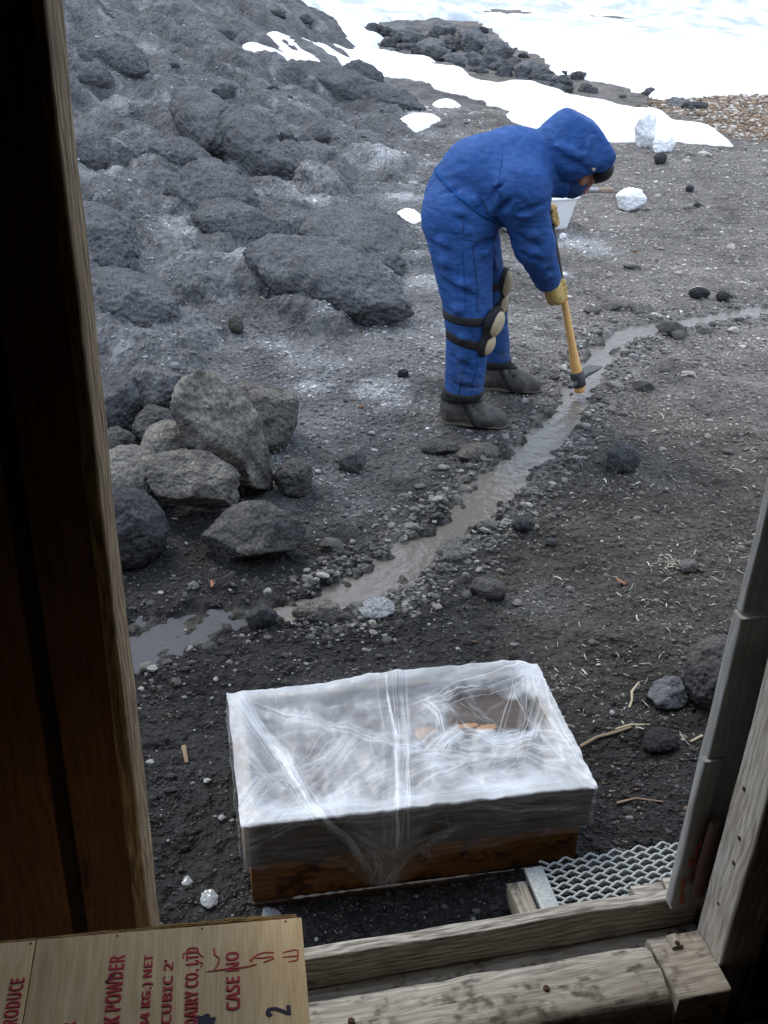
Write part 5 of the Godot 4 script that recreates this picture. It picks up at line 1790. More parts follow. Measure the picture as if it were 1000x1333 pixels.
	f.wrinkle(wn, 0.0034, Vector3(7.0, 17.0, 7.0), Basis(Vector3(0, 0, 1), 0.5))
	# sharp creases pressed in between the rolls
	var creases := [[Vector3(0.16, 0.575, -4.23), Vector3(0.33, 0.535, -4.19), 0.006], [Vector3(0.19, 0.64, -4.21), Vector3(0.35, 0.575, -4.175), 0.006], [Vector3(0.13, 0.71, -4.26), Vector3(0.28, 0.655, -4.20), 0.005], [Vector3(0.12, 0.775, -4.30), Vector3(0.24, 0.75, -4.225), 0.005],
		[Vector3(0.29, 0.765, -4.225), Vector3(0.41, 0.80, -4.27), 0.008], [Vector3(0.30, 0.69, -4.20), Vector3(0.42, 0.745, -4.25), 0.006], [Vector3(0.47, 0.83, -4.235), Vector3(0.58, 0.775, -4.27), 0.006], [Vector3(0.49, 0.75, -4.265), Vector3(0.60, 0.715, -4.30), 0.006], [Vector3(0.545, 0.665, -4.335), Vector3(0.64, 0.655, -4.37), 0.005],
		[Vector3(0.39, 0.905, -4.27), Vector3(0.44, 0.985, -4.235), 0.007], [Vector3(0.34, 0.94, -4.28), Vector3(0.405, 1.035, -4.27), 0.006], [Vector3(0.25, 0.335, -4.22), Vector3(0.35, 0.27, -4.20), 0.005], [Vector3(0.26, 0.21, -4.225), Vector3(0.37, 0.19, -4.20), 0.004], [Vector3(0.46, 0.92, -4.225), Vector3(0.56, 0.955, -4.25), 0.006],
		[Vector3(0.20, 0.90, -4.305), Vector3(0.30, 0.86, -4.25), 0.006], [Vector3(0.17, 0.96, -4.34), Vector3(0.27, 1.0, -4.29), 0.005], [Vector3(0.42, 0.62, -4.56), Vector3(0.47, 0.66, -4.53), 0.007]]
	for r in creases:
		var p0 := f.hit(r[0] + Vector3(0, 0, 0.2), Vector3(0, 0, -1), 0.34)
		var p1 := f.hit(r[1] + Vector3(0, 0, 0.2), Vector3(0, 0, -1), 0.34)
		if f.at_p(p0) > 0.012 or f.at_p(p1) > 0.012: continue
		var pm := f.hit((p0 + p1) * 0.5 + Vector3(0, 0, 0.1), Vector3(0, 0, -1), 0.3)
		f.cap(p0 + Vector3(0, 0, r[2]), pm, r[2] * 0.9, r[2] * 2.3, 0.010, true)
		f.cap(pm, p1 + Vector3(0, 0, r[2]), r[2] * 2.3, r[2] * 0.9, 0.010, true)
	f.half_space(Vector3(0, -1, 0.0), Vector3(0, 0.118, 0), 0.004)
	# sleeve and leg ends are cut square
	f.cap(wri_n + (wri_n - elb_n).normalized() * 0.068, wri_n + (wri_n - elb_n).normalized() * 0.12, 0.075, 0.075, 0.004, true)
	f.cap(wri_f + (wri_f - elb_f).normalized() * 0.085, wri_f + (wri_f - elb_f).normalized() * 0.12, 0.075, 0.075, 0.004, true)
	# pocket opening at the hip
	var pk0 := f.hit(Vector3(0.322, 0.958, -4.1), Vector3(0, 0, -1), 0.4)
	var pk1 := f.hit(Vector3(0.348, 0.892, -4.1), Vector3(0, 0, -1), 0.4)
	f.cap(pk0, pk1, 0.009, 0.008, 0.008, true)
	put("snow_suit", field_mesh(f, suit_tint), F, person, sh)

	# seams, zips, hems
	var D := Vector3(0.05, -0.1, -1).normalized()
	put("seam", seam(f, [Vector3(0.305, 0.78, -4.3), Vector3(0.335, 0.62, -4.3), Vector3(0.345, 0.50, -4.3)], D, 0.0035), M.suit_dark, person, sh)
	put("seam", seam(f, [Vector3(0.265, 0.78, -4.3), Vector3(0.285, 0.62, -4.3), Vector3(0.30, 0.50, -4.3)], D, 0.003), M.suit_plain, person, sh)
	put("seam", seam(f, [Vector3(0.325, 0.33, -4.3), Vector3(0.300, 0.24, -4.3), Vector3(0.292, 0.125, -4.3)], D, 0.004), M.suit_dark, person, sh)
	put("seam", seam(f, [Vector3(0.365, 0.30, -4.3), Vector3(0.35, 0.22, -4.3), Vector3(0.345, 0.125, -4.3)], D, 0.0028), M.suit_plain, person, sh)
	put("pocket_edge", seam(f, [Vector3(0.318, 0.965, -4.2), Vector3(0.345, 0.93, -4.2), Vector3(0.350, 0.885, -4.2)], D, 0.0045), M.suit_dark, person, sh)
	put("seam", seam(f, [Vector3(0.255, 0.905, -4.2), Vector3(0.265, 0.81, -4.2), Vector3(0.375, 0.80, -4.2)], D, 0.0026), M.suit_dark, person, sh)
	put("seam", seam(f, [Vector3(0.60, 0.65, -4.2), Vector3(0.625, 0.61, -4.2), Vector3(0.675, 0.64, -4.2)], D, 0.0026), M.suit_dark, person, sh)
	# armhole seam and shoulder yoke
	put("seam", seam(f, [Vector3(0.395, 1.12, -4.3), Vector3(0.385, 1.02, -4.3), Vector3(0.40, 0.93, -4.3), Vector3(0.43, 0.87, -4.3)], D, 0.0024), M.suit_plain, person, sh)
	put("waist_hem", band(f, Vector3(0.262, 0.945, -4.465), Vector3(0.50, 0.80, 0.0), 0.012, -0.002, 0.0045, 0, TAU, 70), M.suit_plain, person, sh)
	put("cuff", band(f, Vector3(0.315, 0.142, -4.285), Vector3(0, 1, 0), 0.042, -0.003, 0.006), M.black_cloth, person, sh)
	put("cuff", band(f, Vector3(0.478, 0.135, -4.672), Vector3(0, 1, 0), 0.03, -0.002, 0.005), M.black_cloth, person, sh)
	var sp := f.hit(Vector3(0.335, 0.145, -4.0), Vector3(0, 0, -1))
	put("snap", disc(sp + Vector3(0, 0, 0.003), Vector3(0, 0.2, 1), 0.0065), M.snap, person, sh)

	# --- hood
	var hd := Field.new(Vector3(0.44, 0.90, -4.66), Vector3(0.90, 1.31, -4.28), 0.006)
	hd.ell(Vector3(0.700, 1.122, -4.468), Basis(Vector3(0, 0, 1), -0.5), Vector3(0.150, 0.142, 0.132), 0.0)
	hd.cap(Vector3(0.662, 1.205, -4.468), Vector3(0.745, 1.180, -4.468), 0.060, 0.050, 0.04)
	hd.cap(Vector3(0.775, 1.12, -4.40), Vector3(0.775, 1.12, -4.535), 0.062, 0.062, 0.04)
	hd.cap(Vector3(0.66, 1.11, -4.468), Vector3(0.535, 1.065, -4.468), 0.118, 0.11, 0.05)
	# folds pressed into the side facing the camera
	hd.cap(Vector3(0.680, 1.21, -4.345), Vector3(0.712, 1.095, -4.318), 0.012, 0.026, 0.018, true)
	hd.cap(Vector3(0.59, 1.115, -4.330), Vector3(0.705, 1.085, -4.318), 0.014, 0.020, 0.018, true)
	hd.half_space(Vector3(0.79, 0.62, 0.0).normalized(), Vector3(0.798, 1.172, -4.468), 0.012)
	hd.half_space(Vector3(0.42, 0.90, 0.0).normalized(), Vector3(0.715, 1.238, -4.468), 0.012)
	hd.half_space(Vector3(0.10, 0.45, 0.88).normalized(), Vector3(0.72, 1.20, -4.380), 0.015)
	hd.cap(Vector3(0.735, 1.19, -4.345), Vector3(0.722, 1.10, -4.335), 0.010, 0.012, 0.025)
	hd.cap(Vector3(0.60, 1.15, -4.345), Vector3(0.69, 1.12, -4.335), 0.008, 0.012, 0.025)
	hd.wrinkle(wn, 0.0022, Vector3(11, 11, 11))
	hd.half_space(Vector3(0.42, -0.907, 0.0).normalized(), Vector3(0.765, 0.988, -4.47), 0.008)
	hd.cap(Vector3(0.715, 1.09, -4.468), Vector3(0.83, 0.86, -4.468), 0.104, 0.115, 0.006, true)
	hd.cap(Vector3(0.56, 1.0, -4.468), Vector3(0.70, 1.06, -4.468), 0.075, 0.09, 0.01, true)
	put("hood", field_mesh(hd, suit_tint), F, person, sh)
	put("hood_hem", seam(hd, [Vector3(0.832, 1.12, -4.40), Vector3(0.815, 1.06, -4.40), Vector3(0.775, 1.03, -4.40), Vector3(0.70, 1.035, -4.40), Vector3(0.64, 1.06, -4.40)], Vector3(0, 0, -1), 0.0028), M.suit_dark, person, sh)
	var hp := hd.hit(Vector3(0.752, 1.07, -4.1), Vector3(0, 0, -1))
	put("snap", disc(hp + Vector3(0, 0, 0.002), Vector3(0.1, 0.1, 1), 0.0075), M.snap, person, sh)
	var rim := PackedVector3Array()
	for i in 60:
		var an := TAU * i / 59.0
		var o := Vector3(0.742, 1.02, -4.468) + hu * cos(an) * 0.10 + Vector3(0, 0, 1) * sin(an) * 0.122
		rim.append(o)
	# black cap under the hood
	var cp := Field.new(Vector3(0.58, 0.92, -4.62), Vector3(0.92, 1.24, -4.31), 0.005)
	cp.ell(hc + hb * Vector3(0, 0.028, 0.0), hb, Vector3(0.081, 0.080, 0.094), 0.0)
	cp.half_space(-(hu * 0.9 + hf * 0.2).normalized(), hc + hb * Vector3(0, 0.032, 0.05), 0.004)
	cp.ell(hc + hb * Vector3(0, 0.066, 0.046), hb, Vector3(0.084, 0.050, 0.050), 0.02)
	put("cap", field_mesh(cp), M.black_cloth, person, sh)
	# neck warmer at the chin
	var gt := Field.new(Vector3(0.54, 0.86, -4.60), Vector3(0.80, 1.12, -4.33), 0.005)
	gt.cap(Vector3(0.61, 1.02, -4.468), Vector3(0.692, 0.995, -4.466), 0.075, 0.062, 0.0)
	gt.ell(Vector3(0.697, 0.985, -4.466), hb, Vector3(0.062, 0.05, 0.05), 0.02)
	gt.wrinkle(wn, 0.003, Vector3(20, 20, 20))
	put("neck_warmer", field_mesh(gt), M.suit_dark, person, sh)
	# glasses temple: a thin wire to the cap
	put("glasses_arm", tube_mesh(PackedVector3Array([hc + hb * Vector3(0.075, 0.02, -0.01), hc + hb * Vector3(0.072, 0.02, 0.06), hc + hb * Vector3(0.055, 0.018, 0.10)]), PackedFloat32Array([0.0016]), 6), M.steel, person, sh)

	# --- knee pads
	knee_pad(person, sh, f, Vector3(0.408, 0.430, -4.235), Vector3(0.235, 0.97, 0.0), Vector3(0.82, -0.18, 0.55), knee_n)
	knee_pad(person, sh, f, Vector3(0.478, 0.478, -4.605), Vector3(0.05, 1.0, 0.0), Vector3(0.90, -0.1, 0.42), knee_f)

	# --- boots
	boot(person, sh, Vector3(0.295, 0.0, -4.29), Vector3(0.25, 0, 0.05))
	boot(person, sh, Vector3(0.475, 0.0, -4.675), Vector3(0.25, 0, 0.035))

	# --- gloves round the handle
	var hd_dir := (Vector3(0.874, 0.0, -4.655) - Vector3(0.632, 0.84, -4.648)).normalized()
	glove(person, sh, grip_n, hd_dir, wri_n, -1.0)
	glove(person, sh, grip_f, hd_dir, wri_f, 1.0)

func suit_tint(v: Vector3) -> Color:
	# faded and muddied cloth
	var n := nW.get_noise_3d(v.x * 9.0, v.y * 9.0, v.z * 9.0)
	var k := nW.get_noise_3d(v.x * 30.0 + 5.0, v.y * 30.0, v.z * 30.0)
	var c := Color(0.037, 0.115, 0.360) * (1.0 + 0.13 * n + 0.06 * k)
	var mud := sm01(0.50, 0.14, v.y) * sm01(0.0, 0.5, n + 0.5 * k + 0.1)
	c = c.lerp(Color(0.10, 0.105, 0.115), 0.45 * mud)
	return Color(c.r, c.g, c.b)

func disc(at: Vector3, n: Vector3, r: float) -> ArrayMesh:
	var d := n.normalized()
	return tube_mesh(PackedVector3Array([at - d * 0.002, at + d * 0.001, at + d * 0.002]), PackedFloat32Array([r, r, r * 0.6]), 14)

func knee_pad(person: Node3D, sh: Transform3D, f: Field, mid: Vector3, up: Vector3, fwd: Vector3, knee: Vector3) -> void:
	var u := up.normalized()
	var w := (fwd - u * fwd.dot(u)).normalized()
	var b := Basis(u.cross(w), u, w)
	var k := Field.new(mid - Vector3(0.11, 0.15, 0.11), mid + Vector3(0.11, 0.15, 0.11), 0.0045)
	k.ell(mid + b * Vector3(0, 0.045, -0.012), b, Vector3(0.062, 0.066, 0.030), 0.0)
	k.ell(mid + b * Vector3(0, -0.055, -0.010), b, Vector3(0.052, 0.060, 0.026), 0.03)
	put("knee_pad_backing", field_mesh(k), M.black_cloth, person, sh)
	var c := Field.new(mid - Vector3(0.10, 0.13, 0.10), mid + Vector3(0.10, 0.13, 0.10), 0.0035)
	c.ell(mid + b * Vector3(0, 0.042, 0.006), b, Vector3(0.044, 0.056, 0.025), 0.0)
	c.ell(mid + b * Vector3(0, -0.052, 0.004), b, Vector3(0.036, 0.046, 0.022), 0.008)
	# shallow moulded ribs
	for r in 9: c.cap(mid + b * Vector3(-0.032, 0.08 - 0.010 * r, 0.031), mid + b * Vector3(0.032, 0.08 - 0.010 * r, 0.031), 0.0022, 0.0022, 0.003, true)
	put("knee_cap", field_mesh(c), M.knee, person, sh)
	var ax := (knee - Vector3(knee.x + 0.01, knee.y - 0.3, knee.z)).normalized()
	put("strap", band(f, knee + Vector3(-0.005, 0.022, 0), ax + Vector3(0.06, 0, 0), 0.034, -0.003, 0.004), M.black_cloth, person, sh)
	put("strap", band(f, knee + Vector3(0.0, -0.075, 0), ax + Vector3(0.25, 0, 0), 0.036, -0.003, 0.004), M.black_cloth, person, sh)

func boot(person: Node3D, sh: Transform3D, ankle: Vector3, fwd: Vector3) -> void:
	var d := fwd.normalized()
	var s := Vector3.UP.cross(d)
	var P := func(a: float, y: float, q := 0.0) -> Vector3: return ankle + d * a + s * q + Vector3(0, y, 0)
	var b := Field.new(ankle - Vector3(0.16, 0.02, 0.16), ankle + Vector3(0.30, 0.22, 0.16), 0.005)
	b.cap(P.call(-0.005, 0.19), P.call(-0.01, 0.09), 0.057, 0.052, 0.0)
	b.cap(P.call(-0.02, 0.09), P.call(-0.022, 0.05), 0.050, 0.046, 0.03)
	b.cap(P.call(-0.02, 0.052), P.call(0.10, 0.046), 0.045, 0.044, 0.03)
	b.cap(P.call(0.04, 0.10), P.call(0.12, 0.055), 0.038, 0.036, 0.04)
	b.cap(P.call(0.10, 0.042, -0.006), P.call(0.178, 0.036, -0.004), 0.046, 0.038, 0.03)
	for i in 3: b.cap(P.call(0.045 + 0.022 * i, 0.115 - 0.016 * i, -0.05), P.call(0.05 + 0.022 * i, 0.115 - 0.016 * i, 0.05), 0.004, 0.004, 0.012, true)
	b.half_space(Vector3.DOWN, ankle + Vector3(0, 0.012, 0), 0.004)
	b.half_space(Vector3.UP, ankle + Vector3(0, 0.178, 0), 0.006)
	b.wrinkle(nW, 0.0025, Vector3(12, 12, 12))
	var o := put("boot", field_mesh(b, func(v: Vector3) -> Color:
		var n := nW.get_noise_3d(v.x * 14.0, v.y * 14.0, v.z * 14.0)
		return Color(0.055, 0.054, 0.050).lerp(Color(0.15, 0.138, 0.12), clampf(0.25 + 1.3 * n, 0.0, 1.0))), M.boot, person, sh)
	put("gaiter", band(b, P.call(-0.008, 0.135), Vector3.UP, 0.045, -0.002, 0.005), M.black_cloth, o).transform = Transform3D()
	put("instep_strap", band(b, P.call(0.055, 0.075), d + Vector3(0, 0.55, 0), 0.022, -0.002, 0.004), M.rubber, o).transform = Transform3D()
	var so := Field.new(ankle - Vector3(0.16, 0.03, 0.16), ankle + Vector3(0.30, 0.06, 0.16), 0.0045)
	so.cap(P.call(-0.025, 0.010), P.call(0.06, 0.012), 0.053, 0.046, 0.0, false, Vector3.UP, 0.28)
	so.cap(P.call(0.06, 0.012), P.call(0.178, 0.014), 0.049, 0.046, 0.02, false, Vector3.UP, 0.26)
	var sole := put("sole", field_mesh(so), M.sole, o)
	sole.transform = Transform3D()

func glove(person: Node3D, sh: Transform3D, c: Vector3, axis: Vector3, wrist: Vector3, hand: float) -> void:
	# e1 from the handle to the palm, e2 completes the frame; fingers run round the handle
	var e1 := wrist - c
	e1 = (e1 - axis * e1.dot(axis)).normalized()
	var e2 := axis.cross(e1) * hand
	var g := Field.new(c - Vector3(0.13, 0.13, 0.13), c + Vector3(0.13, 0.13, 0.13), 0.0032)
	var R := 0.0315
	var at := func(ang: float, r: float, off: float) -> Vector3: return c + e1 * cos(ang) * r + e2 * sin(ang) * r + axis * off
	# palm and back of the hand
	g.cap(at.call(-0.35, 0.040, -0.030), at.call(-0.35, 0.040, 0.030), 0.021, 0.020, 0.0)
	g.cap(at.call(0.45, 0.039, -0.030), at.call(0.45, 0.038, 0.032), 0.018, 0.017, 0.02)
	var lens := [0.92, 1.0, 0.96, 0.82]
	for i in 4:
		var off := -0.033 + 0.0215 * i
		var l: float = lens[i]
		var a0: Vector3 = at.call(0.45, 0.038, off)
		var a1: Vector3 = at.call(0.45 + 1.15 * l, R + 0.004, off * 1.04)
		var a2: Vector3 = at.call(0.45 + 2.15 * l, R, off * 1.05 + 0.001)
		var a3: Vector3 = at.call(0.45 + 3.0 * l, R - 0.003, off * 1.03 + 0.002)
		g.cap(a0, a1, 0.0130, 0.0122, 0.006)
		g.cap(a1, a2, 0.0122, 0.0115, 0.004)
		g.cap(a2, a3, 0.0115, 0.0100, 0.004)
	# thumb leaves the side of the palm and closes the other way round
	var t0: Vector3 = at.call(-0.35, 0.042, -0.022)
	var t1: Vector3 = at.call(-1.15, 0.038, -0.046)
	var t2: Vector3 = at.call(-2.0, 0.033, -0.052)
	var t3: Vector3 = at.call(-2.7, 0.031, -0.050)
	g.cap(t0, t1, 0.018, 0.0145, 0.012)
	g.cap(t1, t2, 0.0145, 0.0128, 0.004)
	g.cap(t2, t3, 0.0128, 0.0108, 0.004)
	# heel of the hand and gauntlet up to the sleeve
	var heel: Vector3 = at.call(0.0, 0.052, 0.0)
	g.cap(heel, heel.lerp(wrist, 0.55), 0.031, 0.029, 0.02)
	g.cap(heel.lerp(wrist, 0.5), wrist + (wrist - heel).normalized() * 0.03, 0.031, 0.040, 0.015)
	g.wrinkle(nW, 0.0018, Vector3(26, 26, 26))
	put("glove", field_mesh(g), M.glove, person, sh)

# ------------------------------------------------------------------ tools
func make_tools() -> void:
	var gy := 0.5 * (hgt(0.33, -4.28) + hgt(0.55, -4.66)) + 0.002
	var top := Vector3(0.629, 0.855 + gy, -4.648)
	var tip := Vector3(0.874, 0.012 + gy, -4.655)
	var ax := (tip - top).normalized()
	var L := top.distance_to(tip)
	var m := thing("mattock", "long handled mattock with steel blade, held in both yellow gloves", "mattock", Transform3D(Basis(), tip))
	var sh := Transform3D(Basis(), -tip)
	# turned wooden lower handle, dark wrapped upper end
	var pts := PackedVector3Array()
	var rr := PackedFloat32Array()
	for e in [[0.40, 0.0145], [0.46, 0.0150], [0.58, 0.0160], [0.68, 0.0170], [0.76, 0.0185], [0.82, 0.0225], [0.86, 0.0245], [0.92, 0.0250], [0.995, 0.0255], [1.0, 0.0235]]:
		pts.append(top + ax * L * e[0])
		rr.append(e[1])
	put("handle", tube_mesh(pts, rr, 16), M.handle_wood, m, sh)
	pts = PackedVector3Array()
	rr = PackedFloat32Array()
	for e in [[-0.03, 0.012], [-0.02, 0.0165], [0.0, 0.0170], [0.2, 0.0155], [0.398, 0.0150], [0.402, 0.0142]]:
		pts.append(top + ax * L * e[0])
		rr.append(e[1])
	put("grip_sleeve", tube_mesh(pts, rr, 16), M.rubber, m, sh)
	# forged eye, adze blade to the right and away, short pick to the left
	var eye := top + ax * L * 0.935
	put("head_eye", tube_mesh(PackedVector3Array([eye - ax * 0.043, eye - ax * 0.040, eye + ax * 0.026, eye + ax * 0.030]), PackedFloat32Array([0.029, 0.0325, 0.0325, 0.029]), 18), M.dark_steel, m, sh)
	var bd := Vector3(0.62, 0.10, -0.78)
	bd = (bd - ax * bd.dot(ax)).normalized()
	var wd := ax.cross(bd).normalized()
	put("adze_blade", blade(eye, bd, ax, wd, [[0.015, 0.020, 0.012], [0.05, 0.022, 0.010], [0.09, 0.036, 0.007], [0.125, 0.046, 0.0045], [0.150, 0.044, 0.002], [0.158, 0.034, 0.001]], 0.03), M.dark_steel, m, sh)
	put("pick_blade", blade(eye, -bd, ax, wd, [[0.015, 0.018, 0.014], [0.05, 0.016, 0.012], [0.065, 0.014, 0.010], [0.072, 0.010, 0.007]], 0.06), M.dark_steel, m, sh)
	# white tub with a rolled rim, behind the person
	var o := Transform3D(Basis(Vector3.UP, 0.35), Vector3(0.93, 0, -7.45))
	o.origin.y = hgt(0.93, -7.45) - 0.005
	var tub := thing("plastic_tub", "white tapered plastic tub with ribbed sides standing behind the person", "tub", o)
	put("shell", tub_mesh(0.0, 0.225), M.white_plastic, tub)
	put("rim", tub_rim(0.225), M.white_plastic, tub)
	# shovel lying across the tub
	var a := Vector3(0.70, 0.232 + o.origin.y, -7.50)
	var b := Vector3(1.43, 0.285 + o.origin.y, -7.40)
	var s := thing("shovel", "wooden shaft of a long tool lying across the white tub's rim", "shovel", Transform3D(Basis(), a))
	var s2 := Transform3D(Basis(), -a)
	put("shaft", tube_mesh(PackedVector3Array([a, a.lerp(b, 0.3), a.lerp(b, 0.72)]), PackedFloat32Array([0.017, 0.0185, 0.0185]), 12), M.old_handle, s, s2)
	put("ferrule", tube_mesh(PackedVector3Array([a.lerp(b, 0.70), a.lerp(b, 0.71), a.lerp(b, 0.86), a.lerp(b, 0.87)]), PackedFloat32Array([0.019, 0.021, 0.019, 0.016]), 12), M.steel, s, s2)
	put("grip_end", tube_mesh(PackedVector3Array([a.lerp(b, 0.83), a.lerp(b, 0.88), a.lerp(b, 0.97), a.lerp(b, 1.0)]), PackedFloat32Array([0.012, 0.017, 0.021, 0.016]), 12), M.old_handle, s, s2)
	put("scoop", blade(a, (a - b).normalized(), Vector3.UP, Vector3(0, 0, 1), [[0.0, 0.03, 0.015], [0.06, 0.10, 0.008], [0.28, 0.11, 0.006], [0.34, 0.08, 0.004]], 0.1), M.steel, s, s2)

# a forged blade: stations [distance, half width along w, half thickness along t], curving by bend along -t
func blade(at: Vector3, dir: Vector3, t: Vector3, w: Vector3, stations: Array, bend: float) -> ArrayMesh:
	var st := SurfaceTool.new()
	st.begin(Mesh.PRIMITIVE_TRIANGLES)
	st.set_smooth_group(1)
	var rings := []
	for s in stations:
		var c: Vector3 = at + dir * s[0] + t * (bend * s[0] * s[0] * 6.0)
		var ring := []
		for k in 12:
			var an := TAU * k / 12.0
			var x := signf(cos(an)) * pow(absf(cos(an)), 0.55)
			var y := signf(sin(an)) * pow(absf(sin(an)), 0.55)
			ring.append(c + w * x * s[1] + t * y * s[2])
		rings.append(ring)
	for i in rings.size() - 1:
		for k in 12:
			var j := (k + 1) % 12
			for v in [rings[i][k], rings[i + 1][k], rings[i + 1][j], rings[i][k], rings[i + 1][j], rings[i][j]]: st.add_vertex(v)
	var last: Array = rings[rings.size() - 1]
	for k in range(1, 11):
		for v in [last[0], last[k], last[k + 1]]: st.add_vertex(v)
	st.generate_normals()
	return st.commit()

func tub_ring(y: float, inset: float, top: float) -> PackedVector3Array:
	var f := y / top
	var hx := lerpf(0.22, 0.265, f) - inset
	var hz := lerpf(0.11, 0.15, f) - inset
	var ring := PackedVector3Array()
	for k in 64:
		var an := TAU * k / 64.0
		var x := signf(cos(an)) * pow(absf(cos(an)), 0.35) * hx
		var z := signf(sin(an)) * pow(absf(sin(an)), 0.35) * hz
		var rib := 0.004 * (1.0 if (k / 2) % 4 == 0 else 0.0) * (1.0 if f > 0.05 and f < 0.85 else 0.0)
		ring.append(Vector3(x * (1.0 - rib * 5.0), y, z * (1.0 - rib * 5.0)))
	return ring

func tub_mesh(_a: float, top: float) -> ArrayMesh:
	var st := SurfaceTool.new()
	st.begin(Mesh.PRIMITIVE_TRIANGLES)
	st.set_smooth_group(1)
	var rings := []
	for e in [[0.004, 0.06], [0.0, 0.012], [0.004, 0.0], [0.03, 0.0], [0.10, 0.0], [0.18, 0.0], [0.19, 0.0], [0.221, 0.0], [0.225, 0.002], [0.223, 0.006], [0.12, 0.006], [0.02, 0.006], [0.012, 0.03]]: rings.append(tub_ring(e[0], e[1], top))
	for i in rings.size() - 1:
		for k in 64:
			var j := (k + 1) % 64
			for v in [rings[i][k], rings[i + 1][k], rings[i + 1][j], rings[i][k], rings[i + 1][j], rings[i][j]]: st.add_vertex(v)
	for e in [0, rings.size() - 1]:
		for k in range(1, 63):
			for v in [rings[e][0], rings[e][k], rings[e][k + 1]]: st.add_vertex(v)
	st.generate_normals()
	return st.commit()

func tub_rim(top: float) -> ArrayMesh:
	var st := SurfaceTool.new()
	st.begin(Mesh.PRIMITIVE_TRIANGLES)
	var r := tub_ring(top, -0.006, top)
	r.append(r[0])
	r.append(r[1])
	add_tube(st, r, PackedFloat32Array([0.009]), 8)
	st.generate_normals()
	return st.commit()

# ------------------------------------------------------------------ snow blocks, sticks, ice, chips, gravel
func make_snow_bits() -> void:
	var w1 := Color(0.86, 0.88, 0.9)
	var w2 := Color(0.78, 0.81, 0.85)
	var sb := [["lone white snow block on the dark gravel right of the hood", 1.70, -8.12, Vector3(0.11, 0.085, 0.09), 0.75, 401], ["upright white snow block at the lower corner of the snow bank, left of two", 2.24, -10.42, Vector3(0.10, 0.16, 0.09), 0.75, 402], ["low white snow lump at the lower corner of the snow bank, right of two", 2.36, -10.2, Vector3(0.13, 0.075, 0.09), 0.6, 403]]
	for s in sb:
		var o := rock("snow_block", s[0], "snow block", "broken blocks of snow on the gravel", s[1], s[2], s[3], Vector3(6, 30, 8), s[5], 0.95, w1, w2, s[4], 4, M.snow_clump, 0.07)
		o.material_override = M.snow_clump
	# clear ice splinters near the crate
	M.ice = mat(lin(0.33, 0.36, 0.38), 0.2)
	M.ice.subsurf_scatter_enabled = true
	M.ice.subsurf_scatter_strength = 0.4
	var ic := [["whitish ice splinter on black gravel left of the crate's near corner", -0.355, -1.70, Vector3(0.020, 0.005, 0.022), 411], ["small ice chip above the larger splinter left of the crate", -0.415, -1.755, Vector3(0.014, 0.004, 0.013), 412], ["broad clear piece of ice between stencilled case and crate", -0.215, -1.665, Vector3(0.028, 0.006, 0.026), 413], ["tiny white ice chip left of the crate's front", -0.365, -1.95, Vector3(0.010, 0.006, 0.009), 414], ["white speck of ice farther left of the crate, beside the doorpost", -0.42, -2.07, Vector3(0.013, 0.006, 0.010), 415]]
	for s in ic:
		var o := rock("ice_piece", s[0], "ice", "pieces of ice beside the crate", s[1], s[2], s[3], Vector3(14, 50.0 * s[4], 8), s[4], 1.0, Color.WHITE, Color(0.9, 0.9, 0.92), 0.8, 2, M.ice, 0.12)
		o.mesh = faceted(o.mesh)

func stick(label: String, pts: Array, r: float, m: Material) -> void:
	var p0 := Vector3(pts[0].x, hgt(pts[0].x, pts[0].y), pts[0].y)
	var o := thing("stick", label, "stick", Transform3D(Basis(), p0), "bits of wood lying on the ground")
	var q := PackedVector3Array()
	var rr := PackedFloat32Array()
	for i in pts.size():
		var p: Vector2 = pts[i]
		var lift: float = 0.0
		if i > 0 and i < pts.size() - 1: lift = r * 0.6
		q.append(Vector3(p.x, hgt(p.x, p.y) + r * 0.8 + lift, p.y) - p0)
		rr.append(r * ru(0.7, 1.15))
	var st := SurfaceTool.new()
	st.begin(Mesh.PRIMITIVE_TRIANGLES)
	add_tube(st, q, rr, 7, 0.7)
	st.generate_normals()
	put("piece", st.commit(), m, o)

